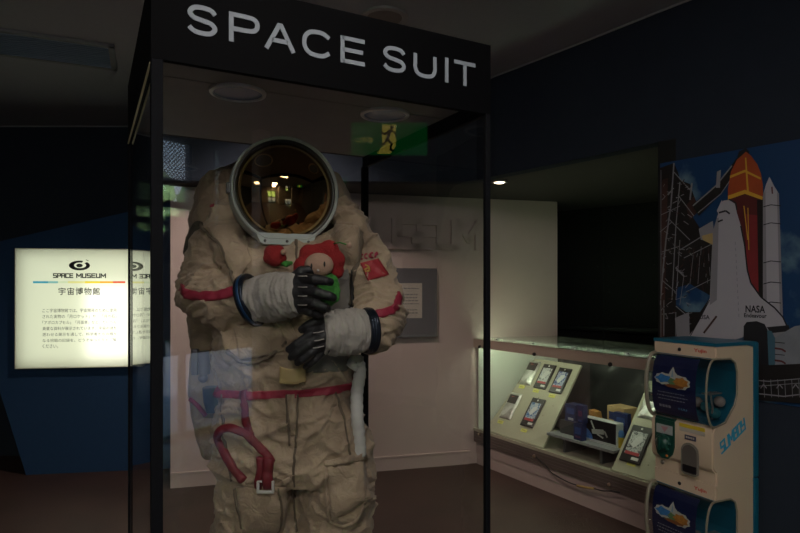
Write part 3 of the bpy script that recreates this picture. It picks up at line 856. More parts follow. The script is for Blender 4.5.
def packet(name, x, y, w, h, kind, label):
    bx, by = onboard(x, y)
    M = boardM(0) @ Matrix.Translation((bx, by, 0))
    t = thing(name, label, 'packet', M, 'packets on the sloping boards')
    if kind == 'silver':
        bm = BM(); T = []; B = []
        for i in range(12):
            r1 = []; r2 = []
            for j in range(18):
                u, v = i / 11 - .5, j / 17 - .5
                p = max(0, (1 - (2 * u) ** 4) * (1 - (2 * v) ** 6)) * .014 + .004 * noise.noise((u * 6, v * 9, x))
                r1.append(M @ Vector((u * w, v * h, .003 + max(p, 0)))); r2.append(M @ Vector((u * w, v * h, .0005)))
            T.append(r1); B.append(r2)
        gridshell(bm, T, B); obj('pouch', bm, m_silver, t, True)
        bm = BM(); box2(bm, (-w * .34, h * .08, .016), (w * .40, h * .40, .020), M, .002); lb = obj('label', bm, mat('packet_dark', (.035, .03, .03), .3), t)
        bm = BM(); ball(bm, M @ Vector((.0, h * .33, .0205)), (.016, .012, .002)); obj('emblem', bm, mat('packet_red', (.45, .03, .03), .4), lb)
        bm = BM(); prism(bm, [(-w * .4, -h * .35), (-w * .1, -h * .42), (w * .3, -h * .05), (w * .2, .02)], .017, .0185, M); obj('strip', bm, mat('packet_white', (.62, .62, .6), .3), t)
    else:
        bm = BM(); box2(bm, (-w / 2, -h / 2, .001), (w / 2, h / 2, .014), M, .006)
        obj('card', bm, mat('packet_black', (.014, .014, .015), .3), t)
        bm = BM(); box2(bm, (-w * .36, -h * .28, .0142), (w * .36, h * .33, .0155), M)
        pc = obj('picture', bm, ART[kind], t)
        bm = BM(); box2(bm, (-w * .34, -h * .30, .0156), (w * .34, -h * .22, .0165), M); obj('title_strip', bm, mat('packet_title', (.40, .04, .05), .4), pc)
        bm = BM(); prism(bm, [(-w * .22, -.01), (-w * .02, -.03), (w * .25, h * .10), (w * .20, h * .24), (-w * .08, h * .17)], .0156, .0166, M); obj('figure', bm, mat('packet_fig', (.60, .60, .60), .4), pc)
        bm = BM(); box2(bm, (w * .05, -h * .42, .0142), (w * .38, -h * .345, .0152), M); obj('barcode', bm, mat('packet_white', (.62, .62, .6), .3), t)
        bm = BM(); lathe(bm, [(0, .0006), (.008, .0006), (.008, 0), (0, 0)], M @ Matrix.Translation((0, h * .42, .014)), 12); obj('hang_hole', bm, mat('packet_white', (.62, .62, .6), .3), t)
    return t
packet('foil_packet', 530.3, 373, .135, .235, 'silver', 'silver foil packet with dark label, top row, nearest the wall')
packet('blister_packet', 545.4, 377, .14, .235, 'white', 'black packet with whitish picture in the middle of the top row')
packet('blister_packet', 561, 381, .135, .235, 'blue', 'black packet with blue picture at the top row end away from the wall')
packet('foil_packet', 510.8, 406, .14, .25, 'silver', 'crumpled silver foil packet in the lower row, nearest the wall')
packet('blister_packet', 533.4, 413, .145, .26, 'sky', 'black packet with blue and red picture, alone at the lower row end')
packet('blister_packet', 637, 445, .16, .27, 'grey', 'black packet with silvery picture on the board beside the capsule machine')
packet('foil_packet', 651, 405, .13, .22, 'silver', 'silver packet high on the board, half hidden by the capsule machine')
m_tag = mat('price_yellow', (.62, .60, .12), .6)
for i, (x, y, l) in enumerate(((522, 387, 'yellow price tag under the upper silver packet nearest the wall'), (536, 391, 'yellow price tag under the whitish-picture packet of the top row'), (552, 396, 'yellow price tag under the top row packet with the blue picture'), (500.5, 422, 'yellow price tag under the crumpled lower silver packet'), (524, 430.5, 'yellow price tag under the lone black packet of the lower row'), (631.5, 464, 'yellow price tag under the packet beside the capsule machine'))):
    bx, by = onboard(x, y)
    M = boardM(0) @ Matrix.Translation((bx, by, 0))
    bm = BM(); box2(bm, (-.032, -.014, 0), (.032, .014, .003), M)
    for k in (-.02, -.006, .008): box2(bm, (k, -.004, .003), (k + .008, .005, .0034), M, mi=1)
    tag(obj('price_tag', bm, [m_tag, mat('price_ink', (.25, .24, .08), .7)]), l, 'price tag', 'price tags on the sloping boards')

# shelf and goods between the boards
SHZ = .43
bm = BM(); box2(bm, (.735, .085, SHZ - .02), (1.35, .50, SHZ), SX, .002)
sh = thing('grey_shelf', 'low grey shelf between the two sloping boards', 'shelf', SX @ Vector((1.1, .3, .305)))
obj('top', bm, mat('shelf_grey', (.22, .23, .24), .5), sh)
for tt in (.88, 1.22):
    bm = BM(); box2(bm, (tt - .012, .12, .305), (tt + .012, .46, SHZ - .02), SX); obj('leg', bm, m_alu, sh)
def goods(name, x0, x1, yt, yb, d, dep, m, label, cat='box', zb=None, rot=0.0):
    t0, za = spx((x0 + x1) / 2 - (x1 - x0) / 2, yb, d); t1, _ = spx(x1, yb, d); _, z1 = spx((x0 + x1) / 2, yt, d)
    z0 = zb if zb is not None else SHZ
    M = SX @ Matrix.Translation(((t0 + t1) / 2, d, z0)) @ Matrix.Rotation(rot, 4, 'Z')
    w, h = abs(t1 - t0), z1 - z0
    t = thing(name, label, cat, M)
    bm = BM(); box2(bm, (-w / 2, 0, 0), (w / 2, dep, h), M, .002); obj('carton', bm, m, t)
    return t, M, w, h
m_bl = mat('box_blue', (.014, .024, .095), .35, var=.5, scale=30)
m_gr = mat('box_grey', (.045, .045, .047), .6)
def print_on(t, M, w, h, cols, rr):
    for nm, (x0, y0, x1, y1), c in cols:
        bm = BM(); box2(bm, (x0 * w, -.0012, y0 * h), (x1 * w, .0002, y1 * h), M); obj(nm, bm, c, t)
m_cy = mat('print_cyan', (.03, .07, .22), .4, var=.6, scale=40); m_wh = mat('print_white', (.45, .46, .48), .4); m_rd = mat('print_red', (.12, .03, .09), .4)
t, M, w, h = goods('dark_box', 560, 574, 421, 436, .17, .12, m_gr, 'plain dark grey box at the left end of the low shelf')
zt = SHZ + h + .001
t, M, w, h = goods('blue_box', 565, 575.5, 404.5, 421, .18, .09, m_bl, 'wider blue box on top of the plain dark grey box', zb=zt)
print_on(t, M, w, h, [('emblem', (-.35, .45, .35, .8), m_cy), ('label', (-.2, .08, .3, .22), m_wh)], 0)
t, M, w, h = goods('blue_box', 573.5, 582, 423, 441, .10, .05, m_bl, 'blue packet standing at the shelf front beside the satellite box')
print_on(t, M, w, h, [('emblem', (-.35, .35, .35, .75), m_cy), ('label', (-.3, .15, .3, .25), m_rd)], 0)
zt2 = SHZ + h + .001
t, M, w, h = goods('blue_box', 577.2, 583, 405.5, 423, .10, .05, m_bl, 'narrow blue box stacked on the blue packet at the shelf front', zb=zt2)
print_on(t, M, w, h, [('emblem', (-.3, .4, .3, .7), m_rd), ('label', (-.3, .1, .3, .2), m_cy)], 0)
# satellite kit box
t0, _ = spx(583, 440, .17); t1, _ = spx(617, 449, .17)
M = SX @ Matrix.Translation((t0, .17, SHZ)); w = t1 - t0; h = .165
t = thing('satellite_box', 'white-edged kit box with a satellite picture on the low shelf', 'box', M)
bm = BM(); box2(bm, (0, 0, 0), (w, .07, h), M, .002); bx = obj('carton', bm, mat('kit_white', (.50, .52, .52), .5), t)
bm = BM(); box2(bm, (.0, -.0012, .018), (w * .97, 0, h - .004), M); pic = obj('picture', bm, mat('kit_space', (.008, .009, .012), .35), t)
bm = BM()
arc = [(0, .018), (w * .30, .018)] + [(w * .30 * math.cos(R(a)), .018 + h * .45 * math.sin(R(a))) for a in range(15, 91, 15)]
prism(bm, [(x, z) for x, z in arc], .0013, .0018, M @ Matrix.Rotation(R(90), 4, 'X')); obj('planet', bm, mat('kit_earth', (.06, .15, .42), .4, var=.9, scale=25), pic)
bm = BM(); K = M @ Matrix.Rotation(R(90), 4, 'X') @ Matrix.Translation((0, 0, .0016))
stroke(bm, [(w * .33, .075), (w * .58, .085)], .034, K); stroke(bm, [(w * .26, .145), (w * .36, .085)], .012, K); stroke(bm, [(w * .55, .085), (w * .66, .09), (w * .72, .06)], .012, K); stroke(bm, [(w * .45, .06), (w * .6, .045)], .010, K)
obj('satellite', bm, mat('kit_satellite', (.38, .40, .38), .4), pic)
m_tan = mat('cardboard', (.42, .29, .14), .7)
t, M, w, h = goods('cardboard_box', 606, 625, 407, 444, .30, .13, m_tan, 'tan cardboard box behind the satellite box', rot=R(-8))
bm = BM(); box2(bm, (-w * .38, -.0012, h * .62), (w * .05, .0002, h * .84), M); obj('label', bm, m_bl, t)
t, M, w, h = goods('blue_box', 614, 627.5, 413, 447, .255, .04, m_bl, 'dark blue box in front of the tan cardboard box')
print_on(t, M, w, h, [('emblem', (-.3, .62, .3, .85), m_cy)], 0)
t0, z0 = spx(593, 441, .36); t1, z1 = spx(603, 404, .36)
M = SX @ Matrix.Translation(((t0 + t1) / 2, .36, SHZ)) @ Matrix.Rotation(R(-12), 4, 'Y')
bm = BM(); prism(bm, [(-.04, 0.0), (.05, 0), (.04, .17), (-.02, .19), (-.045, .10)], -.03, .03, M @ Matrix.Rotation(R(90), 4, 'X'))
for v in bm.verts: v.co.z = max(v.co.z, SHZ)
tag(obj('orange_bag', bm, mat('kraft', (.40, .20, .06), .6, var=.3)), 'orange-brown paper bag behind the satellite box', 'bag')
t0, z0 = spx(626.5, 446, .27)
M = SX @ Matrix.Translation((t0 + .01, .20, SHZ))
t = thing('small_bottle', 'small yellow and blue tube standing against the far sloping board', 'bottle', M)
bm = BM(); lathe(bm, [(0, 0), (.019, 0), (.02, .01), (.02, .075), (.0, .075)], M, 16); obj('body', bm, mat('tube_yellow', (.55, .38, .03), .35), t, True, angle=40)
bm = BM(); lathe(bm, [(0, .075), (.0205, .075), (.0205, .105), (.012, .12), (0, .12)], M, 16); obj('cap', bm, mat('tube_blue', (.05, .16, .38), .35), t, True, angle=40)

# cable hanging along the apron
bm = BM()
pts = []
for x, y in ((536, 457), (545, 465), (552, 473), (560, 478), (568, 482), (577, 485.5)):
    a, z = spx(x, y, -.012); pts.append(SX @ Vector((a, -.012, z)))
t = thing('thin_cable', 'thin dark cable sagging across the front of the counter', 'cable', pts[0])
tube(bm, pts, .0045, 8)
e2 = []
for x, y in ((594, 488.5), (602, 490.8), (612, 491), (620, 492.5)):
    a, z = spx(x, y, -.012); e2.append(SX @ Vector((a, -.012, z)))
tube(bm, e2, .0045, 8); obj('cord', bm, mat('cable_black', (.02, .02, .02), .5), t, True)
bm = BM(); tube(bm, [pts[-1], (pts[-1] + e2[0]) / 2 + Vector((0, 0, -.002)), e2[0]], .008, 8); obj('sleeve', bm, mat('cable_yellow', (.35, .24, .08), .5), t, True)
# ------------------------------------------------------------------ capsule machines
m_beige = mat('machine_beige', (.62, .475, .35), .4, var=.06, scale=5)
m_teal = mat('machine_teal', (.006, .105, .175), .35, var=.08)
m_card = mat('card_navy', (.010, .016, .075), .4, var=.25, scale=20)
m_green = mat('coin_green', (.008, .055, .04), .35)
m_bubble = glass('bubble_plastic', (.93, .94, .94), 1.45)
GW, GD, GH = .312, .285, .60
GA = math.atan2(-.9, .435)
GM0 = Matrix.Translation((1.194, 2.765, .11)) @ Matrix.Rotation(GA, 4, 'Z')
XZ = Matrix(((0, 0, 1, 0), (1, 0, 0, 0), (0, 1, 0, 0), (0, 0, 0, 1)))     # (y, z) outline extruded along x
FX = Matrix(((1, 0, 0, 0), (0, 0, -1, 0), (0, 1, 0, 0), (0, 0, 0, 1)))    # on the front: x right, y up, z out
def front_curve(n=18, inset=0.0):
    o = []
    for i in range(n + 1):
        a = math.pi * i / n
        o.append((-(.058 - inset) * math.sin(a) ** .75 - .001, .392 + (.143 - inset * .4) * math.cos(a)))
    return o
def machine(label):
    t = thing('capsule_machine', label, 'capsule machine', GM0, 'stacked capsule machines')
    L = dict(parent=t, local=True)
    bm = BM()
    notch = [(.0, .537), (.095, .533), (.125, .515), (.138, .475), (.138, .38), (.12, .33), (.06, .262), (.0, .248)]
    prof = [(0, .585)] + notch + [(-.012, .240), (-.018, .225), (-.018, .075), (-.010, .062), (.004, .052), (.004, 0), (.245, 0), (.245, .585)]
    prism(bm, prof[::-1], .0, GW, XZ)
    bmesh.ops.bevel(bm, geom=[e for e in bm.edges if abs(e.verts[0].co.x - e.verts[1].co.x) < .001 and max(v.co.x for v in e.verts) > GW - .001 and e.verts[0].co.y < .03 and e.verts[1].co.y < .03], offset=.006, segments=2, affect='EDGES')
    obj('body', bm, m_beige, smooth=True, angle=35, **L)
    bm = BM()
    box2(bm, (-.004, .245, 0), (GW + .004, GD, GH), bev=.010)
    obj('back_shell', bm, m_teal, **L)
    bm = BM(); prism(bm, [(-.003, .588), (.20, .588), (.2445, .578), (.2445, .602), (-.003, .602)], -.004, GW + .004, XZ)
    cap = obj('top_cap', bm, m_teal, **L)
    bm = BM(); prism(bm, [(0, .585), (.244, .585), (.244, .5995), (0, .5995)], 0.0, GW, XZ); obj('lintel', bm, m_beige, **L)
    # window bubble
    bm = BM()
    out = front_curve()
    inn = front_curve(18, .004)
    for a, b, c, d in zip(out, out[1:], inn, inn[1:]): prism(bm, [a, b, d, c], 0, GW, XZ)
    bub = obj('window_bubble', bm, m_bubble, smooth=True, angle=50, **L)
    side = out + [(.06, .262), (.12, .33), (.138, .38), (.138, .475), (.125, .515), (.095, .533)]
    for x in (0.0, GW - .003):
        bm = BM(); prism(bm, side, x, x + .003, XZ); obj('end_window', bm, m_bubble, parent=bub, local=True)
    bm = BM()
    edge = [Vector((GW - .001, y, z)) for y, z in side]
    tube(bm, edge, .0045, 8, closed=True); obj('seal', bm, mat('bubble_seal', (.24, .21, .16), .3), smooth=True, parent=bub, local=True)
    bm = BM(); tube(bm, [Vector((.003, y, z)) for y, z in out], .009, 8); obj('rim', bm, mat('bubble_seal', (.24, .21, .16), .3), smooth=True, parent=bub, local=True)
    bm = BM()
    lin = [(.0, .249), (.06, .263), (.12, .331), (.1375, .38), (.1375, .475), (.1245, .5145), (.095, .5325), (.0, .5365)]
    lin2 = [(.0, .254), (.058, .268), (.116, .334), (.133, .381), (.133, .474), (.121, .511), (.093, .528), (.0, .532)]
    for p0, p1, p2, p3 in zip(lin, lin[1:], lin2, lin2[1:]): prism(bm, [p0, p1, p3, p2], .002, GW - .004, XZ)
    obj('liner', bm, m_teal, **L)
    # display card behind the bubble
    bm = BM()
    cv_ = front_curve(24, .010)[2:-3]
    for a, b in zip(cv_, cv_[1:]): prism(bm, [a, b, (b[0] + .0015, b[1]), (a[0] + .0015, a[1])], .028, .252, XZ)
    cd = obj('card', bm, m_card, **L)
    cvo = front_curve(60, .0095)
    def oncard(pl, lift=0.0):
        """lay a flat outline (x, z) on the bowed card"""
        q = []
        for x, z in pl:
            y = min((c for c in cvo), key=lambda c: abs(c[1] - z))
            i = cvo.index(y); j = min(i + 1, len(cvo) - 1)
            a, b = cvo[i], cvo[j]
            k = 0 if a[1] == b[1] else (z - a[1]) / (b[1] - a[1])
            q.append(Vector((x, a[0] + (b[0] - a[0]) * k - lift, z)))
        return q
    def cardpoly(bm, pl, lift, mi=0):
        vs = [bm.verts.new(p) for p in oncard(pl, lift)]
        for tri in tessellate_polygon([[Vector((p[0], p[1], 0)) for p in pl]]):
            try: bm.faces.new([vs[i] for i in tri]).material_index = mi
            except ValueError: pass
    rr = random.Random(7)
    bm = BM()
    cx, cz = .135, .430
    def blob(x, z, rx, rz, n=16, jag=.0): return [(x + rx * (1 + jag * (i % 2)) * math.cos(2 * math.pi * i / n), z + rz * (1 + jag * (i % 2)) * math.sin(2 * math.pi * i / n)) for i in range(n)]
    cardpoly(bm, blob(cx - .045, cz - .003, .044, .024, 18, .16), .0006); cardpoly(bm, blob(cx + .04, cz - .010, .048, .028, 18, .16), .0006)
    cardpoly(bm, [(cx - .03, cz), (cx - .012, cz + .035), (cx, cz + .055), (cx + .012, cz + .033), (cx + .04, cz + .01), (cx, cz - .03)], .0006)
    cardpoly(bm, blob(cx - .046, cz - .002, .032, .015, 10, .45), .0011, 1)
    cardpoly(bm, blob(cx + .045, cz - .010, .032, .019, 14, .30), .0011, 2)
    cardpoly(bm, blob(cx + .0, cz - .012, .019, .015, 10, .3), .0011, 3)
    cardpoly(bm, blob(cx + .012, cz - .030, .045, .007, 14, .2), .0015, 4)
    cardpoly(bm, [(cx - .006, cz + .01), (cx, cz + .045), (cx + .007, cz + .01)], .0011, 5)
    obj('badge', bm, [mat('badge_white', (.60, .58, .52), .4), mat('badge_blue', (.05, .25, .60), .4, var=.5, scale=60), mat('badge_orange', (.55, .22, .04), .4, var=.5, scale=60), mat('badge_green', (.16, .30, .12), .4), mat('badge_brown', (.30, .10, .03), .4), mat('badge_sky', (.30, .45, .55), .4)], parent=cd, local=True)
    bm = BM()
    for z, x0, x1, s in ((.365, .06, .20, .5), (.35, .055, .21, .5), (.335, .06, .20, .5)):
        x = x0
        while x < x1:
            w = rr.uniform(.006, .016); cardpoly(bm, [(x, z), (x + w, z), (x + w, z + .004), (x, z + .004)], .0007); x += w + .004
    for x in (.062, .078, .094, .110): cardpoly(bm, [(x, .298), (x + .012, .298), (x + .012, .310), (x, .310)], .0007)
    obj('print', bm, mat('card_print', (.32, .34, .40), .5), parent=cd, local=True)
    bm = BM()
    put(bm, text('100', h=.014, w=.042), Matrix.Translation((.185, -.0500 + .0085, .305)) @ FX.to_3x3().to_4x4())
    obj('price', bm, mat('card_price', (.10, .32, .55), .5), parent=cd, local=True)
    # capsules lying in the bubble
    for i, (x, y, z, c) in enumerate(((.285, .03, .300, (.02, .14, .17)), (.275, .075, .345, (.30, .26, .24)), (.22, .06, .315, (.03, .16, .20)), (.17, .07, .325, (.25, .22, .2)), (.10, .06, .315, (.03, .14, .18)), (.045, .075, .335, (.3, .2, .2)))):
        bm = BM(); ball(bm, (x, y, z), .024)
        obj('capsule', bm, mat('capsule_%d' % i, c, .2), smooth=True, parent=t, local=True)
    bm = BM(); tube(bm, [(.300, -.02, .40), (.297, .0, .33), (.28, .02, .275)], .004, 6); box2(bm, (.27, -.035, .385), (.305, .05, .391))
    obj('bracket', bm, mat('bracket_grey', (.25, .25, .25), .3, .5), **L)
    # coin unit
    bm = BM()
    pl = [(.022, .236), (.022, .12), (.035, .075), (.06, .058), (.09, .06), (.115, .085), (.125, .12), (.125, .236)]
    prism(bm, pl, .018, .024, FX); box2(bm, (.022, -.02, .2365), (.125, .0, .246))
    cp = obj('coin_panel', bm, m_green, **L)
    bm = BM(); box2(bm, (.03, -.0245, .172), (.118, -.0235, .213)); box2(bm, (.04, -.012, .2462), (.105, -.004, .2472)); obj('coin_label', bm, mat('coin_label', (.34, .36, .36), .5), parent=cp, local=True)
    bm = BM(); prism(bm, [(.055, .205), (.095, .205), (.075, .178)], .0246, .0252, FX); obj('arrow_mark', bm, mat('mark_rose', (.40, .20, .22), .5), parent=cp, local=True)
    bm = BM(); lathe(bm, [(0, .058), (.016, .056), (.030, .046), (.036, .030), (.038, .024)], FX @ Matrix.Translation((.073, .132, 0)), 28)
    for a in range(0, 360, 45):
        ball(bm, FX @ Vector((.073 + .034 * math.cos(R(a)), .132 + .034 * math.sin(R(a)), .034)), .008, u=8, v=6)
    box(bm, (.073, -.055, .132), (.012, .02, .062), bev=.004)
    obj('knob', bm, m_green, smooth=True, angle=40, parent=cp, local=True)
    bm = BM(); ball(bm, (.088, -.026, .075), (.008, .004, .006), u=10, v=8); obj('reject_button', bm, mat('orange_button', (.55, .15, .03), .4), smooth=True, parent=cp, local=True)
    # chute
    bm = BM()
    pl = [(.168, .03), (.168, .115)] + [(.2035 + .0355 * math.cos(R(a)), .120 + .04 * math.sin(R(a))) for a in range(170, 5, -15)] + [(.239, .115), (.239, .03), (.225, .018), (.182, .018)]
    pl = [(.2035 + (x - .2035) * 1.22, z) for x, z in pl]
    prism(bm, pl, .018, .023, FX); ch = obj('chute_frame', bm, mat('chute_frame', (.20, .18, .15), .3), **L)
    bm = BM()
    pl2 = [(.2035 + (x - .2035) * .84, .085 + (z - .085) * .88) for x, z in pl]
    prism(bm, pl2, .0225, .0245, FX); fl = obj('chute_flap', bm, mat('chute_flap', (.12, .105, .095), .15, spec=.7), parent=ch, local=True)
    bm = BM(); box2(bm, (.170, -.0255, .03), (.237, -.0245, .062)); obj('flap_shade', bm, mat('flap_black', (.012, .012, .014), .2), parent=ch, local=True)
    bm = BM(); box2(bm, (.150, -.0205, .222), (.275, -.0175, .238)); obj('yellow_sticker', bm, mat('sticker_yellow', (.58, .42, .03), .5), **L)
    bm = BM(); box2(bm, (.150, -.0203, .204), (.275, -.0175, .2215)); obj('white_sticker', bm, mat('sticker_white', (.45, .40, .34), .5), **L)
    bm = BM(); box2(bm, (.178, -.0215, .172), (.232, -.0175, .192)); sk = obj('name_sticker', bm, mat('sticker_navy', (.05, .055, .10), .4), **L)
    bm = BM()
    for k in range(5): box2(bm, (.184 + k * .009, -.0221, .178), (.190 + k * .009, -.0214, .187))
    obj('print', bm, mat('sticker_white', (.45, .40, .34), .5), parent=sk, local=True)
    for x, z, r, m, nm in ((.135, .561, .008, m_black, 'lock'), (.04, .030, .010, mat('screw_grey', (.3, .28, .25), .3, .7), 'screw')):
        bm = BM(); lathe(bm, [(0, .006), (r * .6, .006), (r, .003), (r, -.002)], FX @ Matrix.Translation((x, z, -.004 if z < .05 else 0)), 14); obj(nm, bm, m, smooth=True, **L)
    bm = BM(); put(bm, text('Yujin', h=.020, w=.062, bold=.03), FX @ Matrix.Translation((.238, .562, .0006))); obj('red_logo', bm, mat('logo_red', (.55, .05, .04), .4), **L)
    bm = BM()
    Ts = Matrix(((0, 0, 1, GW + .0006), (1, 0, 0, .118), (0, 1, 0, .207), (0, 0, 0, 1))) @ Matrix.Rotation(R(30), 4, 'Z')
    tm = BM(); blocks(tm, 'SLIMBOY', Matrix.Identity(4), -.110, .076, -.026, .026, .0085, 0, .0006, gap=1.1, shear=.32)
    put(bm, tm, Ts); obj('side_logo', bm, mat('logo_cyan', (.04, .34, .55), .4), **L)
    return t
up = machine('upper capsule machine of the stack, its clear bubble level with the counter top')
low = copy_tree(up)
for ch in low.children:
    if ch.name.startswith('top_cap'): bpy.data.objects.remove(ch)
low['label'] = 'lower capsule machine of the stack, mostly cut by the bottom of the view'
up.matrix_world = Matrix.Translation((0, 0, .60)) @ GM0
bm = BM(); box2(bm, (.01, .02, -.109), (GW - .01, GD - .02, -.03), GM0); box2(bm, (-.005, .0, -.03), (GW + .005, GD, -.001), GM0)
tag(obj('machine_stand', bm, m_black), 'low black stand under the stacked capsule machines', 'stand')

# ------------------------------------------------------------------ launch-pad poster on the navy wall
PM = frame(Rp, -Rd, Vector((0, 0, 1)))
PM = Matrix(((.6, 0, -.8, Rp.x), (-.8, 0, -.6, Rp.y), (0, 1, 0, 0), (0, 0, 0, 1)))
Pn = Vector((-.8, -.6, 0))
def ppx(x, y):
    q = PM.inverted() @ onplane(x, y, Rp + Pn * .006, Pn); return q.x, q.y
pa = ppx(660, 163.5); pw = .80
pb = 1.015
post = BM()
PMATS = []
def pm(name, c, **k):
    m = mat('poster_' + name, c, .5, **{**dict(var=.06, scale=14), **k})
    if m not in PMATS: PMATS.append(m)
    return PMATS.index(m)
m_sky = bpy.data.materials.new('poster_sky'); m_sky.use_nodes = True
nt = m_sky.node_tree; N = nt.nodes; L_ = nt.links
tc = N.new('ShaderNodeTexCoord'); nz = N.new('ShaderNodeTexNoise'); nz.inputs['Scale'].default_value = 4.2; nz.inputs['Detail'].default_value = 7
gx = N.new('ShaderNodeTexGradient'); mpn = N.new('ShaderNodeMapping'); mpn.inputs['Location'].default_value = (-.45, 0, 0); mpn.inputs['Scale'].default_value = (2.2, 1, 1)
L_.new(tc.outputs['Object'], nz.inputs['Vector']); L_.new(tc.outputs['Object'], mpn.inputs['Vector']); L_.new(mpn.outputs[0], gx.inputs[0])
ad = N.new('ShaderNodeMath'); ad.operation = 'MULTIPLY_ADD'; ad.inputs[1].default_value = .26; L_.new(gx.outputs[0], ad.inputs[0]); L_.new(nz.outputs[0], ad.inputs[2])
cr = N.new('ShaderNodeValToRGB'); cr.color_ramp.elements[0].position = .80; cr.color_ramp.elements[0].color = (.004, .040, .125, 1)
cr.color_ramp.elements[1].position = 1.08 - .08; cr.color_ramp.elements[1].color = (.20, .33, .38, 1)
L_.new(ad.outputs[0], cr.inputs[0]); L_.new(cr.outputs[0], N['Principled BSDF'].inputs['Base Color']); N['Principled BSDF'].inputs['Roughness'].default_value = .5
PMATS.append(m_sky)
box2(post, (pa[0], pb, .001), (pa[0] + pw, pa[1], .006), PM, mi=pm('edge', (.2, .2, .2)))
PZ = [.0062]
def pp(pl, mi, px=True):
    PZ[0] += .00006
    q = [ppx(*p) for p in pl] if px else pl
    q = [(min(max(x, pa[0]), pa[0] + pw), min(max(y, pb), pa[1])) for x, y in q]
    vs = [post.verts.new(PM @ Vector((x, y, PZ[0]))) for x, y in q]
    for tri in tessellate_polygon([[Vector((x, y, 0)) for x, y in q]]):
        try: post.faces.new([vs[i] for i in tri]).material_index = mi
        except ValueError: pass
def pl_(pts, w, mi):
    PZ[0] += .00006
    for a, b in zip(pts, pts[1:]):
        a, b = Vector(a), Vector(b); d = (b - a)
        if d.length == 0: continue
        n = Vector((-d.y, d.x)).normalized() * w / 2
        vs = [post.verts.new(PM @ Vector((min(max(q[0], pa[0]), pa[0] + pw), q[1], PZ[0]))) for q in [ppx(*p) for p in (a + n, a - n, b - n, b + n)]]
        post.faces.new(vs).material_index = mi
pp([(pa[0], pb), (pa[0] + pw, pb), (pa[0] + pw, pa[1]), (pa[0], pa[1])], 0, False)
k_dark = pm('dark', (.010, .008, .008), var=.5); k_steel = pm('steel', (.20, .20, .22), var=.3); k_brown = pm('brown', (.05, .02, .015), var=.5)
k_white = pm('white', (.385, .365, .415), var=.03); k_shade = pm('grey', (.23, .22, .25)); k_or = pm('orange', (.36, .06, .014), var=.3, scale=9); k_or2 = pm('rust', (.20, .018, .022), var=.2)
k_dr = pm('darkred', (.09, .012, .012)); k_yel = pm('yellow', (.60, .32, .03)); k_blk = pm('black', (.012, .012, .016)); k_cy = pm('haze', (.20, .21, .245), var=.25); k_blu = pm('bluegrey', (.05, .12, .17)); k_tan = pm('tan', (.42, .30, .13))
# service tower
pp([(660, 168), (674, 163), (678, 172), (680, 180), (690, 184), (694, 196), (696, 205), (692, 216), (700, 228), (702, 240), (712, 244), (712, 300), (698, 322), (690, 338), (660, 340)], k_dark)
pp([(694, 196), (700, 210), (690, 220), (686, 206)], k_brown)
pp([(676, 288), (690, 284), (711, 296), (700, 312), (686, 312), (676, 305)], 0)
pp([(662, 180), (668, 178), (664, 340), (660, 340)], k_brown)
rr = random.Random(3)
for pts_, w in (([(674, 163), (671, 205), (666, 240), (663, 270), (660, 305)], 1.4), ([(661, 170), (661, 340)], .6), ([(680, 182), (676, 225), (672, 300)], 1.0), ([(692, 183), (690, 200)], 1.6), ([(674, 172), (690, 190)], .9), ([(678, 195), (694, 216)], .8), ([(662, 200), (674, 188)], .8), ([(661, 215), (680, 206)], .7), ([(668, 218), (690, 240)], .8), ([(660, 232), (672, 222)], .8), ([(680, 240), (676, 300)], .7), ([(662, 252), (680, 246)], .8), ([(676, 268), (684, 276)], 1.6), ([(680, 250), (706, 234)], 1.0), ([(684, 258), (712, 244)], .8), ([(690, 284), (694, 250)], .5), ([(698, 284), (700, 256)], .5), ([(712, 279), (690, 290)], .7), ([(684, 276), (680, 305)], .6), ([(662, 280), (676, 292)], .8), ([(676, 306), (690, 318)], .9), ([(676, 312), (676, 336)], .8), ([(664, 300), (664, 336)], .9)):
    pl_(pts_, w, k_steel)
for i in range(120):
    x, y = rr.uniform(661, 690), rr.uniform(180, 335)
    a = rr.uniform(-1.2, 1.2); l = rr.uniform(2, 6)
    pl_([(x, y), (x + l * math.cos(a), y + l * math.sin(a))], rr.uniform(.4, .8), [k_steel, k_brown, k_shade][i % 3])
for i in range(30):
    x, y = rr.uniform(690, 711), rr.uniform(246, 290)
    pl_([(x, y), (x + rr.uniform(-1, 1), y + rr.uniform(3, 9))], .5, [k_brown, k_steel][i % 4 == 0])
pp([(676, 318), (690, 312), (691, 338), (678, 338)], k_shade)
# access arm and vent hood
pp([(693, 205), (718, 185), (738, 158), (741, 168), (722, 194), (700, 216)], k_dark)
pl_([(694, 206), (717, 186), (733, 166)], 1.3, k_steel); pl_([(699, 213), (722, 194), (737, 172)], 1.0, k_steel)
pp([(718, 172), (722, 170), (721, 188), (717, 188)], k_shade)
pp([(740, 152), (747, 147), (750, 152), (750, 160), (743, 164), (738, 160)], k_dark)
# external tank
pp([(747, 152), (752, 156), (758, 164), (762, 174), (764, 186), (764, 196), (729, 206), (729, 190), (732, 172), (738, 160)], k_or)
pp([(729, 196), (746, 190), (764, 197), (763, 202), (746, 195), (729, 202)], k_yel)
pp([(729, 200), (746, 194), (763, 200), (763, 300), (742, 300)], k_dr)
pp([(746, 214), (762, 216), (763, 320), (748, 300)], k_or2)
pp([(758, 200), (764, 200), (765, 320), (760, 316)], k_dark)
pp([(731, 176), (746, 170), (762, 178), (762, 180), (746, 172.5), (731, 178.5)], k_yel)
pp([(746, 158), (747.4, 158), (750, 192), (748, 192)], k_yel); pl_([(745, 206), (749, 240)], 1.0, k_yel); pl_([(749, 208), (750, 250)], .8, k_yel)
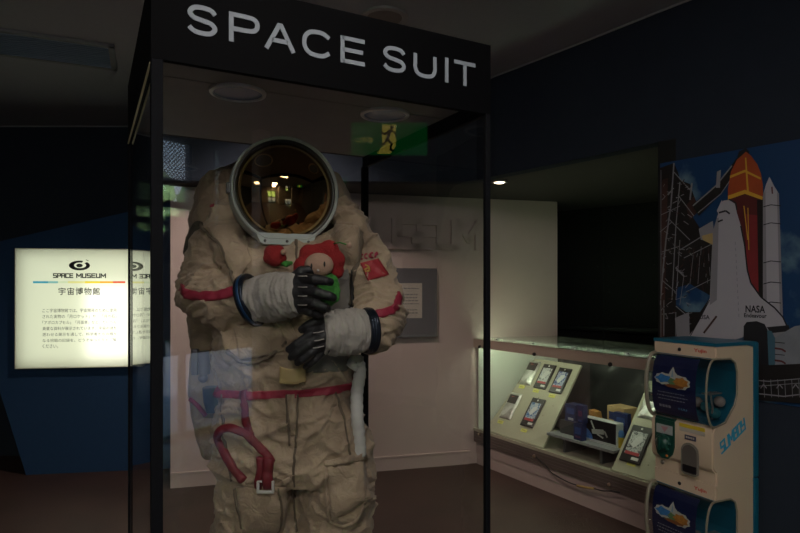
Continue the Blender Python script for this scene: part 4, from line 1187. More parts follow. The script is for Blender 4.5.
# right booster
pp([(770.5, 177), (775, 186), (780, 194), (781.5, 240), (784, 318), (768, 310), (764, 240), (764, 196), (767, 185)], k_white)
pp([(764, 196), (766.5, 190), (768, 310), (764, 306)], k_shade); pp([(778, 192), (780, 194), (784, 318), (781, 318)], k_shade)
for y in (206, 224, 262, 283, 303): pl_([(764.5, y + 1), (772, y - 1), (782, y)], .9, k_blk)
pl_([(773, 187), (773.5, 194)], 1.4, k_dr)
# orbiter
pp([(724, 201), (730, 200), (736, 204), (738, 213), (742, 226), (746, 246), (748.5, 270), (752, 283), (762, 297), (776, 308), (784, 318), (789, 328), (780, 331), (750, 335), (720, 345), (692, 345), (690, 336), (700, 322), (711, 298), (713, 252), (714, 232), (718, 218)], k_white)
pp([(714, 232), (718, 218), (720, 218), (718, 300), (711, 305), (713, 252)], k_shade)
pp([(718, 211), (723, 200), (726, 210), (722, 218)], k_white); pp([(700, 229), (714, 221), (716, 240), (702, 240)], k_shade); pp([(703, 236), (714, 233), (714, 245), (704, 240)], k_tan)
pl_([(720, 213), (727, 211), (731, 214)], 1.8, k_blk); pl_([(719, 222), (724, 220)], 1.6, k_blk); pl_([(730, 199.5), (737, 203), (738, 210)], 1.4, k_blk)
pl_([(742, 226), (746, 246), (748.5, 270), (752, 283), (762, 297), (776, 308), (784, 317), (789, 328)], 1.5, k_blk)
for y in range(242, 320, 6): pl_([(736.5 + (y - 242) * .05, y), (736.6 + (y - 242) * .05, y + 3)], .6, k_shade)
pl_([(705, 333), (718, 316)], 2.0, k_brown); pl_([(711, 300), (700, 321), (691, 337)], .8, k_blk)
pp([(768, 327), (790, 325), (791, 331), (772, 333)], k_blk); pp([(772, 333), (791, 331), (791, 335), (776, 340)], k_shade)
def ptext(s, x, y, h, w, mi):
    b = text(s, h=h, w=w, bold=.02); q = ppx(x, y); PZ[0] += .00006
    put(post, b, PM @ Matrix.Translation((q[0], q[1], PZ[0])), mi)
ptext('NASA', 756.5, 309, .034, .085, k_blk); ptext('Endeavour', 756.5, 315.5, .020, .098, k_blk); ptext('USA', 706, 317, .022, .05, k_blk)
# pad smoke, service mast, launcher deck
pp([(772, 340), (796, 326), (885, 322), (885, 366), (775, 368)], k_cy)
pp([(745, 326), (748, 322), (758, 321), (766, 324), (770, 332), (775, 338), (776, 366), (770, 372), (745, 372)], k_blk)
pp([(768.5, 330), (773, 331), (776.5, 338), (776.5, 364), (770, 366)], k_blu)
for y in (348, 360): pl_([(776, y), (783, y + 1), (787, y + 3.5)], 1.8, k_dr); pl_([(776, y - 6), (786, y - 5)], .8, k_blk)
pp([(740, 366), (885, 366), (885, 412), (740, 420)], k_dark)
pl_([(757, 380), (770, 381), (885, 380)], 1.0, k_steel); pl_([(757, 386), (885, 385)], .7, k_steel); pl_([(757, 393), (785, 396), (885, 395)], 1.2, k_shade)
for x in range(758, 812, 7): pl_([(x, 379), (x + 1, 397)], .6, k_steel)
for x in range(762, 812, 16): pl_([(x, 388), (x + 3, 384), (x + 6, 388)], 1.0, k_shade)
o = obj('launch_pad_poster', post, PMATS)
tag(o, 'large poster of a winged white spacecraft on its launch pad, on the navy wall', 'poster')
# ------------------------------------------------------------------ the space suit
m_suit = bpy.data.materials.new('suit_cloth'); m_suit.use_nodes = True
nt = m_suit.node_tree; N = nt.nodes; L_ = nt.links; b_ = N['Principled BSDF']
b_.inputs['Roughness'].default_value = .78; b_.inputs['Sheen Weight'].default_value = .15
tc = N.new('ShaderNodeTexCoord')
n1 = N.new('ShaderNodeTexNoise'); n1.inputs['Scale'].default_value = 5; n1.inputs['Detail'].default_value = 6
n2 = N.new('ShaderNodeTexNoise'); n2.inputs['Scale'].default_value = 26; n2.inputs['Detail'].default_value = 5; n2.inputs['Distortion'].default_value = 1.2
n3 = N.new('ShaderNodeTexNoise'); n3.inputs['Scale'].default_value = 260
for n in (n1, n2, n3): L_.new(tc.outputs['Object'], n.inputs['Vector'])
cr = N.new('ShaderNodeValToRGB'); cr.color_ramp.elements[0].position = .3; cr.color_ramp.elements[1].position = .72
cr.color_ramp.elements[0].color = (.225, .157, .103, 1); cr.color_ramp.elements[1].color = (.50, .375, .262, 1)
L_.new(n1.outputs[0], cr.inputs[0]); L_.new(cr.outputs[0], b_.inputs['Base Color'])
ad = N.new('ShaderNodeMath'); ad.operation = 'MULTIPLY_ADD'; ad.inputs[1].default_value = .12
L_.new(n3.outputs[0], ad.inputs[0]); L_.new(n2.outputs[0], ad.inputs[2])
bp = N.new('ShaderNodeBump'); bp.inputs['Strength'].default_value = .8; bp.inputs['Distance'].default_value = .012
L_.new(ad.outputs[0], bp.inputs['Height']); L_.new(bp.outputs[0], b_.inputs['Normal'])
m_red = mat('suit_red', (.30, .018, .045), .6, var=.2, scale=40, bump=.3)
m_redd = mat('strap_red', (.17, .012, .022), .6, var=.2, scale=40, bump=.3)
m_gaunt = mat('gauntlet_cloth', (.36, .325, .295), .8, var=.15, scale=18, bump=.5, bscale=60)
m_glove = mat('glove_black', (.012, .012, .014), .55, var=.2, bump=.3, bscale=120)
m_ringm = mat('wrist_metal', (.02, .028, .045), .25, .6)
m_pad = mat('pad_grey', (.17, .155, .14), .75, var=.15, bump=.3)
m_seam = mat('seam_dark', (.13, .098, .068), .8)
m_dk = mat('padding_dark', (.075, .065, .05), .85, var=.3, bump=.4)
m_hose = mat('hose_white', (.50, .48, .46), .7, var=.15, bump=.4)

suit = thing('space_suit', 'beige cosmonaut suit with gold visor and red bands, standing in the case', 'space suit', (-.36, 2.0, .3))
ex, ey = Vector((1, 0, 0)), Vector((0, 1, 0))
bm = BM()
px_ = 2.0 / F
rings = []
for y, cx, hw, hd, yy in ((234, 289, 50, .08, 2.04), (240, 289, 58, .09, 2.03), (251, 289, 65, .13, 2.01), (265, 289, 67, .165, 2.0), (300, 288, 67, .175, 2.0), (340, 286, 66, .175, 1.995), (368, 286, 65, .17, 1.995), (384, 286, 63, .162, 1.995), (396, 287, 65, .165, 1.995), (415, 289, 72, .172, 2.0), (440, 291, 75, .175, 2.0), (462, 292, 76, .172, 2.0), (476, 292, 70, .15, 2.0)):
    rings.append((P(cx, y, yy), ex * hw * px_, ey * hd, 2.6))
loft(bm, rings, 40)
# legs
limb(bm, [(P(257, 445, 2.0), .128), (P(257, 490, 1.99), .136), (P(257, 533, 1.99), .136), (P(256, 580, 1.98), .128), (P(257, 640, 2.0), .112)], 24)
limb(bm, [(P(332, 445, 2.01), .130), (P(335, 485, 2.0), .130), (P(336, 533, 2.0), .127), (P(335, 580, 1.99), .122), (P(334, 640, 2.01), .110)], 24)
# arms
limb(bm, [(P(226, 240, 2.0), .085), (P(217, 262, 1.985), .104), (P(212, 288, 1.955), .102), (P(213, 298, 1.92), .096)], 20)
limb(bm, [(P(213, 298, 1.92), .096), (P(228, 302, 1.865), .088), (P(241, 301, 1.83), .066)], 20)
limb(bm, [(P(352, 242, 2.0), .080), (P(364, 265, 1.985), .096), (P(374, 295, 1.965), .094), (P(378, 317, 1.925), .086)], 20)
limb(bm, [(P(378, 317, 1.925), .084), (P(374, 326, 1.87), .076), (P(370, 330, 1.84), .056)], 20)
# yoke pads on the shoulders
limb(bm, [(P(232, 212, 2.0), .05), (P(222, 228, 1.95), .055), (P(228, 250, 1.89), .045), (P(238, 272, 1.86), .03)], 14)
limb(bm, [(P(345, 212, 2.0), .05), (P(354, 232, 1.96), .048), (P(352, 255, 1.90), .032)], 14)
# big belly pouch and thigh pocket bulge
ball(bm, P(258, 343, 1.86), (.115, .062, .085)); ball(bm, P(345, 492, 1.90), (.085, .05, .12)); ball(bm, P(258, 500, 1.885), (.10, .045, .10))
ball(bm, P(359, 468, 2.02), (.05, .09, .12))
bm = remesh(bm, .0062, 10, .5)
# cloth folds
def folds(v, zs=1.0):
    p = v.co
    q = Vector((p.x * 5 + 3, p.y * 5, p.z * 9.5 * zs))
    q += nvec(p * 4) * .7
    a = 1 - abs(noise.noise(q)); a = a ** 5
    q2 = Vector((p.x * 12, p.y * 12, p.z * 20)) + nvec(p * 7) * .9
    c = 1 - abs(noise.noise(q2)); c = c ** 5
    q3 = Vector((p.x * 34, p.y * 34, p.z * 48)) + nvec(p * 15) * 1.0
    f_ = 1 - abs(noise.noise(q3)); f_ = f_ ** 4
    return a * .017 + c * .012 + f_ * .0035 - .009
bmesh.ops.recalc_face_normals(bm, faces=bm.faces); bm.normal_update()
el = [(P(211, 300, 1.92), .17), (P(378, 320, 1.925), .16)]
dv = []
for v in bm.verts:
    k = 1.0
    d = folds(v)
    for c_, r_ in el:
        w = max(0, 1 - (v.co - c_).length / r_)
        d += w * .010 * math.sin((v.co.z * 1.0 + v.co.y * .6) * 260 + 4 * noise.noise(v.co * 14))
    if v.co.z < .9: d *= 1.1
    dv.append((v, v.normal * d))
for v, d in dv: v.co += d
bm.normal_update()
suit_bm = bm.copy()
bvh = BVHTree.FromBMesh(suit_bm)
obj('body', bm, m_suit, suit, True)

O_ = Vector((0, 0, CZ))
def hit(px, py):
    h = bvh.ray_cast(O_, ray(px, py))
    if h[0] is None: h = bvh.find_nearest(P(px, py, 1.9))
    return h[0], h[1]
def spline(pts, n=6):
    out = []
    p = [Vector(q) for q in pts]
    for i in range(len(p) - 1):
        a, b, c, d = p[max(i - 1, 0)], p[i], p[i + 1], p[min(i + 2, len(p) - 1)]
        for k in range(n):
            t = k / n
            out.append(.5 * ((2 * b) + (c - a) * t + (2 * a - 5 * b + 4 * c - d) * t * t + (3 * b - a - 3 * c + d) * t ** 3))
    out.append(p[-1]); return out
def ribbon(bm, pts, w, off=.006, n=8, mi=0, across=5, sm=2, free=.3):
    """a strap lying on the suit along a line of picture points"""
    s = spline([(x, y) for x, y in pts], n)
    H = [hit(q.x, q.y) for q in s]
    loc = [h[0] for h in H]
    for _ in range(sm): loc = [loc[0]] + [(a + b * 2 + c) / 4 for a, b, c in zip(loc, loc[1:], loc[2:])] + [loc[-1]]
    T, B = [], []
    nrm = [h[1] for h in H]
    for _ in range(sm * 2): nrm = [nrm[0]] + [(a + b * 2 + c).normalized() for a, b, c in zip(nrm, nrm[1:], nrm[2:])] + [nrm[-1]]
    for i, (p, h) in enumerate(zip(loc, H)):
        t = (loc[min(i + 1, len(loc) - 1)] - loc[max(i - 1, 0)]).normalized()
        sd = nrm[i].cross(t).normalized()
        r1, r2 = [], []
        for k in range(across):
            q = p + sd * w * (k / (across - 1) - .5)
            nn = bvh.find_nearest(q)
            g = nn[0]; g = g.lerp(q, free)
            nv = nn[1].lerp(nrm[i], free).normalized()
            r1.append(g + nv * off); r2.append(g - nv * .004)
        T.append(r1); B.append(r2)
    gridshell(bm, T, B, mi)
def patch(bm, quad, nx=12, ny=10, off=.006, mi=0, flat=.0):
    """a panel lying on the suit inside four picture points (tl, tr, br, bl)"""
    a, b, c, d = [Vector(q) for q in quad]
    T, B = [], []
    for i in range(ny + 1):
        r1, r2 = [], []
        for j in range(nx + 1):
            u, v = j / nx, i / ny
            q = (a.lerp(b, u)).lerp(d.lerp(c, u), v)
            p, n = hit(q.x, q.y)
            r1.append(p + n * off); r2.append(p - n * .004)
        T.append(r1); B.append(r2)
    gridshell(bm, T, B, mi)
def smoothbm(bm, k=2, f=.5):
    for _ in range(k): bmesh.ops.smooth_vert(bm, verts=bm.verts, factor=f, use_axis_x=True, use_axis_y=True, use_axis_z=True)
def band(co, no, w, rad, off=.0045):
    """a cloth band round the suit between two parallel cuts"""
    b = suit_bm.copy(); no = no.normalized()
    bmesh.ops.bisect_plane(b, geom=b.verts[:] + b.edges[:] + b.faces[:], plane_co=co + no * w / 2, plane_no=no, clear_outer=True)
    bmesh.ops.bisect_plane(b, geom=b.verts[:] + b.edges[:] + b.faces[:], plane_co=co - no * w / 2, plane_no=-no, clear_outer=True)
    bmesh.ops.delete(b, geom=[v for v in b.verts if (v.co - co).length > rad], context='VERTS')
    b.normal_update()
    mv = [(v, v.normal.copy()) for v in b.verts]
    for v, n in mv: v.co += n * off
    r = bmesh.ops.extrude_face_region(b, geom=b.faces[:])
    for g in r['geom']:
        if isinstance(g, bmesh.types.BMVert):
            nn = bvh.find_nearest(g.co); g.co -= nn[1] * (off + .003)
    return b

# red bands
bm = band(P(286, 385.5, 2.0), Vector((-.035, .0, 1)), .024, .30)
obj('waist_band', bm, m_red, suit, True)
bm = BM(); ribbon(bm, [(181, 287), (186, 293), (196, 296), (210, 296.5), (225, 294), (238, 290)], .032, .009); smoothbm(bm, 2, .3)
obj('sleeve_band', bm, m_red, suit, True)
bm = BM(); ribbon(bm, [(371, 317.5), (380, 314), (390, 311), (396, 305), (399.5, 294)], .030, .009); smoothbm(bm, 2, .3)
obj('sleeve_band', bm, m_red, suit, True)
bm = BM(); ribbon(bm, [(199, 203), (202, 192), (206, 185)], .010, .004); obj('red_piping', bm, m_red, suit, True)
# centre seams and zip, pocket edges
bm = BM()
for pts_ in ([(296, 240), (297, 262), (294, 300)], [(287, 394), (288, 420), (290, 445)], [(297, 394), (297, 420), (296, 448)]): ribbon(bm, pts_, .006, .006, across=3, sm=4)
ribbon(bm, [(296, 448), (293, 470), (294, 500), (296, 532)], .006, .006, across=3, sm=4)
for pts_ in ([(335, 392), (344, 420), (350, 455)], [(222, 394), (224, 440), (232, 480)]): ribbon(bm, pts_, .005, .006, across=3, sm=4)
obj('seam', bm, m_seam, suit, True)
bm = BM(); patch(bm, [(287.5, 394), (296.5, 394), (296, 436), (290, 436)], 5, 16, .007); smoothbm(bm, 1); obj('fly_flap', bm, m_suit, suit, True)
# shoulder yokes
bm = BM()
patch(bm, [(206, 224), (243, 222), (252, 262), (236, 286)], 14, 18, .012); smoothbm(bm, 4)
obj('shoulder_flap', bm, m_suit, suit, True)
bm = BM(); ribbon(bm, [(201, 224), (212, 238), (222, 248), (229, 264), (235, 284)], .006, .012, across=4); obj('flap_dark_line', bm, m_seam, suit, True)  # dark strip painted for the shaded crease between arm and chest
bm = BM(); patch(bm, [(333, 222), (360, 226), (358, 262), (342, 288)], 12, 16, .010); smoothbm(bm, 4); obj('shoulder_flap', bm, m_suit, suit, True)
bm = BM(); ribbon(bm, [(361, 232), (358, 260), (351, 285), (352, 305)], .014, .006, across=4); obj('flap_dark_line', bm, m_seam, suit, True)
# grey chest pocket and belly patch
bm = BM(); patch(bm, [(318, 268), (351, 268), (352, 318), (320, 322)], 12, 14, .014); smoothbm(bm, 5); obj('chest_pocket', bm, m_pad, suit, True)
bm = BM(); ribbon(bm, [(352.5, 272), (353, 300), (351, 318)], .006, .012, across=3); obj('pocket_edge', bm, m_black, suit, True)
bm = BM(); patch(bm, [(302, 352), (348, 348), (349, 372), (304, 374)], 12, 8, .006); smoothbm(bm, 3); obj('belly_patch', bm, m_pad, suit, True)
# pouch on the belly with its strap
bm = BM(); patch(bm, [(232, 326), (282, 324), (288, 352), (238, 362)], 14, 10, .012); smoothbm(bm, 5)
pc = obj('belly_pouch', bm, m_suit, suit, True)
bm = BM(); ribbon(bm, [(228, 350), (240, 360), (256, 361), (274, 352), (288, 340)], .008, .012, across=3); obj('pouch_seam', bm, m_seam, pc, True)
bm = BM(); ribbon(bm, [(281, 318), (286, 328), (294, 342)], .045, .012, across=7); smoothbm(bm, 3); obj('chest_strap', bm, m_suit, suit, True)
# yellow tag
p, n = hit(293, 374); n = Vector((.15, -.98, .1)).normalized()
TM = frame(p + n * .02, Vector((0, 0, 1)).cross(n), None, n); TM = Matrix((Vector((0, 0, 1)).cross(n).normalized(), n.cross(Vector((0, 0, 1)).cross(n).normalized()), n)).transposed().to_4x4(); TM.translation = p + n * .012
T, B = [], []
for i in range(9):
    r1, r2 = [], []
    for j in range(11):
        u, v = j / 10 - .5, .5 - i / 8
        z = .020 * math.cos(u * 2.6) + (.012 if v < -.3 else 0)
        q = Vector((u * .080, v * .052 - (.010 * (1 - (2 * u) ** 2) if v > -.4 else -.004 * u), z))
        r1.append(TM @ q); r2.append(TM @ (q - Vector((0, 0, .006))))
    T.append(r1); B.append(r2)
bm = BM(); gridshell(bm, T, B); obj('yellow_flap', bm, mat('flap_yellow', (.46, .33, .15), .6, var=.12), suit, True)
# thigh pockets
bm = BM(); ribbon(bm, [(233, 476), (240, 482), (254, 486), (270, 486.5), (283, 483), (290, 478)], .016, .008, across=4); smoothbm(bm, 1, .3)
pk = obj('pocket_flap', bm, m_suit, suit, True)
bm = BM(); patch(bm, [(235, 484), (289, 484), (284, 533), (241, 533)], 16, 16, .014); smoothbm(bm, 6); obj('thigh_pocket', bm, m_suit, suit, True)
bm = BM(); patch(bm, [(325, 466), (364, 458), (367, 500), (331, 523)], 14, 16, .014); smoothbm(bm, 6); obj('thigh_pocket', bm, m_suit, suit, True)
bm = BM(); ribbon(bm, [(324, 464), (340, 461), (352, 459), (364, 456)], .020, .010, across=4); ribbon(bm, [(325, 466), (326, 490), (329, 520)], .008, .007, across=3); ribbon(bm, [(329, 520), (342, 526), (356, 520), (365, 500)], .008, .007, across=3)
obj('pocket_flap', bm, m_suit, suit, True)
bm = BM(); ribbon(bm, [(236, 488), (240, 510), (243, 530)], .006, .014, across=3, sm=6, free=.8); ribbon(bm, [(279, 487), (280, 510), (278, 531)], .006, .014, across=3, sm=6, free=.8); obj('pocket_seam', bm, m_seam, suit, True)
# red straps: hanging tape, loop and buckle
bm = BM(); ribbon(bm, [(245, 390), (245, 405), (247, 422), (252, 436)], .020, .012, across=4, sm=6, free=.6); obj('red_strap', bm, m_redd, suit, True)
bm = BM(); ribbon(bm, [(245, 481), (236, 470), (227, 456), (220, 442), (219, 434), (226, 429), (238, 430), (250, 436), (260, 447), (269, 457), (272, 463)], .027, .016, across=5, sm=9, free=.8); smoothbm(bm, 2, .4)
ls = obj('strap_loop', bm, m_redd, suit, True)
bm = BM(); ribbon(bm, [(262, 456), (260, 470), (259, 485)], .026, .022, across=5, sm=8, free=.8); ribbon(bm, [(270, 458), (268, 472), (268, 484)], .034, .030, across=5, sm=8, free=.8); smoothbm(bm, 2, .4); obj('strap_tail', bm, m_redd, ls, True)
p, n = hit(268, 483); n = Vector((0, -1, 0))
bm = BM(); BMk = Matrix.Translation(p + n * .034)
for a, s in (((0, 0, -.016), (.052, .010, .008)), ((-.023, 0, 0), (.008, .010, .036)), ((.023, 0, 0), (.008, .010, .036)), ((0, 0, .016), (.052, .010, .005))): box(bm, a, s, BMk, .002)
obj('buckle', bm, mat('buckle_white', (.55, .53, .50), .4), ls)
# white hose at the hip
bm = BM()
hp = []
for x, y in ((352, 368), (357, 362), (360, 372), (357, 392), (357, 415), (359, 438), (360, 456)):
    q, n = hit(min(x, 350), y); hp.append(P(x, y, 1.93 if y < 400 else 1.905))
sp = spline(hp, 8)
tube(bm, sp, [.021 + .0016 * math.sin(i * 2.2) + (.006 if i < 10 else 0) for i in range(len(sp))], 14)
obj('hip_hose', bm, m_hose, suit, True)
# flag badge and letters on the sleeve
bm = BM(); patch(bm, [(360, 263), (378, 258.5), (389, 275), (368, 281)], 10, 8, .004); smoothbm(bm, 1, .3)
fl = obj('flag_patch', bm, mat('flag_red', (.34, .02, .03), .6, var=.2, bump=.3), suit, True)
bm = BM()
for pts_ in ([(365, 266), (368, 267), (368.5, 270)], [(364.5, 270), (368, 268.5)], [(365, 272), (369, 271.5)]): ribbon(bm, pts_, .005, .006, 3, across=3)
obj('flag_emblem', bm, mat('flag_gold', (.42, .26, .05), .5), fl, True)
bm = BM()
for i, ch in enumerate('CCCP'):
    x = 359.5 + i * 5.0; y = 257.2 - i * .7
    if ch == 'C': g = [(x + 3, y - 2.3), (x + 1, y - 2.8), (x, y - .6), (x + .4, y + 1.8), (x + 3, y + 2)]
    else: g = [(x + .4, y + 2.6), (x + .2, y - 2.5), (x + 2.6, y - 2.0), (x + 2.6, y), (x + .4, y + .3)]
    ribbon(bm, g, .0045, .005, 2, across=3)
obj('sleeve_letters', bm, m_red, suit, True)

# backpack with its side fittings
bm = BM()
BK = Matrix.Translation(P(277, 290, 2.18)) @ Matrix.Rotation(R(10), 4, 'Z')
loft(bm, [(P(cx, y, yy), ex * hw * px_, ey * hd, 3.2) for y, cx, hw, hd, yy in ((166, 272, 36, .05, 2.16), (176, 274, 66, .09, 2.15), (192, 274, 78, .11, 2.14), (214, 274, 84, .12, 2.15), (250, 274, 86, .125, 2.16), (330, 274, 86, .125, 2.17), (420, 276, 82, .12, 2.17), (446, 277, 70, .10, 2.16))], 36)
bm = remesh(bm, .009, 8)
for v in bm.verts: v.co += v.normal * (.012 * (1 - abs(noise.noise(v.co * 8))) ** 4 + .008 * (1 - abs(noise.noise(v.co * 20))) ** 4)
obj('backpack', bm, m_suit, suit, True)
bm = BM(); limb(bm, [(P(213, 205, 2.08), .045), (P(206, 222, 2.06), .05), (P(200, 240, 2.05), .03)], 12); limb(bm, [(P(205, 345, 2.08), .05), (P(204, 390, 2.08), .055), (P(207, 430, 2.08), .045), (P(209, 452, 2.08), .03)], 12)
bm = remesh(bm, .009, 6)
for v in bm.verts: v.co += v.normal * (.008 * noise.noise(v.co * 14))
obj('side_pouch', bm, m_suit, suit, True)
bm = BM(); limb(bm, [(P(199, 228, 2.02), .025), (P(194, 240, 2.01), .028), (P(189, 252, 2.0), .02)], 10); obj('dark_padding', bm, m_dk, suit, True)
bm = BM(); tube(bm, [P(203, 351, 2.015), P(204, 362, 2.015), P(204, 374, 2.015)], .020, 12); box(bm, P(195, 362, 2.02), (.022, .02, .09), None, .004); ball(bm, P(203, 378, 2.01), .016)
obj('side_valve', bm, mat('valve_grey', (.14, .14, .16), .4, .4), suit, True, angle=40)
bm = BM(); loft(bm, [(P(214, 387, 1.99), ex * .036, ey * .03, 3), (P(214, 402, 1.985), ex * .032, ey * .03, 3), (P(212, 412, 1.99), ex * .016, ey * .02, 3)], 16); obj('regulator', bm, mat('regulator_dark', (.03, .035, .045), .4), suit, True, angle=40)
bm = BM(); tube(bm, [P(190, 399, 2.03), P(198, 406, 2.02), P(206, 416, 2.02)], .008, 8); obj('red_cord', bm, m_red, suit, True)

# boots
for x, y0 in ((257, 2.0), (334, 2.01)):
    bm = BM(); q = P(x, 640, y0)
    loft(bm, [(Vector((q.x, y0 - .06, .30)), ex * .085, ey * .165, 2.6), (Vector((q.x, y0 - .06, .335)), ex * .085, ey * .165, 2.6), (Vector((q.x, y0 - .05, .38)), ex * .080, ey * .14, 2.3), (Vector((q.x, y0 - .0, .43)), ex * .085, ey * .10, 2.1), (Vector((q.x, y0, .52)), ex * .10, ey * .11)], 28)
    obj('boot', bm, m_suit, suit, True, angle=50)

# helmet: white shell and rim, gold visor
hn = Vector((.407, -.914, .03)).normalized(); hr = Vector((.914, .407, 0)).normalized(); hu = hr.cross(hn) * -1
if hu.z < 0: hu = -hu
hc = P(286.5, 190, 1.89)
HM = Matrix((hr, hu, hn)).transposed().to_4x4(); HM.translation = hc            # x right, y up, z forward
helm = thing('x', 'x', 'x') if False else None
def clampy(p, lo): return Vector((p.x, max(p.y, lo), p.z))
bm = BM(); ball(bm, HM @ Vector((0, .0, -.085)), (.170, .172, .08), HM, 40, 28)
m_helm = mat('helmet_white', (.40, .43, .41), .4, var=.06)
hel = obj('helmet', bm, m_helm, suit, True)
bm = BM()
rr_, rows = .1655, []
n = 72
prof = [(.154, -.055), (.166, -.07), (.174, -.05), (.175, -.012), (.173, .003), (.169, .006), (.165, .0), (.158, -.02)]
for k in range(n):
    a = 2 * math.pi * k / n
    row = []
    for r_, z in prof:
        p = Vector((r_ * math.cos(a), r_ * math.sin(a), z))
        lo = -(.148 + (r_ - .15) * .45)
        if p.y < lo: p.y = lo
        row.append(bm.verts.new(HM @ p))
    rows.append(row)
for k in range(n):
    a, b = rows[k], rows[(k + 1) % n]
    for j in range(len(prof)): bm.faces.new((a[j], b[j], b[(j + 1) % len(prof)], a[(j + 1) % len(prof)]))
# flat chin plate
prism(bm, [(-.098, -.140), (-.085, -.168), (-.072, -.176), (.072, -.176), (.085, -.168), (.098, -.140)], -.03, .004, HM)
rim = obj('helmet_rim', bm, m_helm, hel, True, angle=40)
for x in (-.07, .0, .07):
    bm = BM(); lathe(bm, [(0, .004), (.004, .003), (.005, 0), (0, 0)], HM @ Matrix.Translation((x, -.165, .004)), 10); obj('bolt', bm, mat('dark_bolt', (.08, .08, .08), .4), rim, True)
m_vis = mat('visor_gold', (.42, .27, .115), .03, 1.0, var=.03)
bm = BM()
Rv = .205; rv = .159
zc = -.045 - math.sqrt(Rv * Rv - rv * rv) + .03
rows = []
for i in range(19):
    r_ = rv * i / 18
    z = zc + math.sqrt(Rv * Rv - r_ * r_)
    if i == 0: rows.append([bm.verts.new(HM @ Vector((0, 0, z)))]); continue
    row = []
    for k in range(64):
        a = 2 * math.pi * k / 64
        x, y = r_ * math.cos(a), r_ * math.sin(a)
        lim = -.144
        if y < lim: y = lim
        row.append(bm.verts.new(HM @ Vector((x, y, zc + math.sqrt(max(Rv * Rv - x * x - y * y, 0))))))
    rows.append(row)
for a, b in zip(rows, rows[1:]):
    for k in range(64):
        q = [a[k % len(a)], b[k], b[(k + 1) % 64], a[(k + 1) % len(a)]]
        w = []
        for x in q:
            if x not in w: w.append(x)
        try: bm.faces.new(w)
        except ValueError: pass
obj('visor', bm, m_vis, hel, True)
bm = BM()
edge = [v for v in [(.160 * math.cos(2 * math.pi * k / 64), max(.160 * math.sin(2 * math.pi * k / 64), -.1455)) for k in range(64)]]
tube(bm, [HM @ Vector((x, y, -.010)) for x, y in edge], .0075, 8, closed=True)
obj('visor_seal', bm, mat('seal_black', (.02, .018, .014), .35), hel, True)
for s in (-1, 1):
    bm = BM(); box(bm, (s * .177, .0, -.03), (.012, .035, .022), HM, .003); obj('hinge', bm, mat('hinge_grey', (.12, .12, .12), .4, .5), hel)
bm = BM(); lathe(bm, [(.12, -.02), (.125, .0), (.125, .03), (.115, .05)], Matrix.Translation(P(288, 243, 2.03)), 36); obj('neck_ring', bm, m_pad, hel, True)

# ---- gloves: ribbed cloth gauntlets, metal wrist rings, five black fingers each
def gauntlet(a, b, ha, hb, da, db, ups, nseg=44):
    bm = BM(); d = (b - a).normalized()
    up = (Vector((0, 0, 1)) - d * d.z).normalized(); sd = d.cross(up).normalized()
    rows = []
    for i in range(nseg + 1):
        t = i / nseg
        bul = .010 * math.sin(math.pi * t)
        row = []
        for k in range(40):
            an = 2 * math.pi * k / 40
            rip = .0016 * math.sin(i * 1.5 + 2.0 * math.sin(an * 2) + 6 * noise.noise((math.cos(an) * 2, i * .12 + math.sin(an), ups))) + .004 * (1 - abs(noise.noise((math.cos(an) * 3, math.sin(an) * 3, t * 9 + ups)))) ** 4 + .008 * noise.noise((math.cos(an) * 2.2, math.sin(an) * 2.2, t * 5 + ups))
            h = ha + (hb - ha) * t + bul + rip; w = da + (db - da) * t + bul * .7 + rip
            row.append(a + d * (b - a).length * t + up * h * math.sin(an) + sd * w * math.cos(an))
        rows.append(row)
    V = [[bm.verts.new(p) for p in r] for r in rows]
    for x, y in zip(V, V[1:]):
        for k in range(40): bm.faces.new((x[k], x[(k + 1) % 40], y[(k + 1) % 40], y[k]))
    bm.faces.new(V[0][::-1]); bm.faces.new(V[-1])
    return bm, d, up, sd
def wristring(c, d, up, sd, h, w, mats):
    bm = BM()
    pts_ = lambda s, o: [c + d * o + up * h * s * math.sin(2 * math.pi * k / 40) + sd * w * s * math.cos(2 * math.pi * k / 40) for k in range(40)]
    tube(bm, pts_(1.0, 0), .010, 8, closed=True); tube(bm, pts_(1.0, .014), .009, 8, closed=True)
    tube(bm, pts_(1.04, .007), .008, 8, closed=True, mi=1)
    return obj('wrist_ring', bm, mats, suit, True)
def hand(chains, palm):
    bm = BM()
    for c in palm: limb(bm, c, 12)
    for c in chains: limb(bm, c, 12)
    bm = remesh(bm, .0036, 3, .5)
    return bm
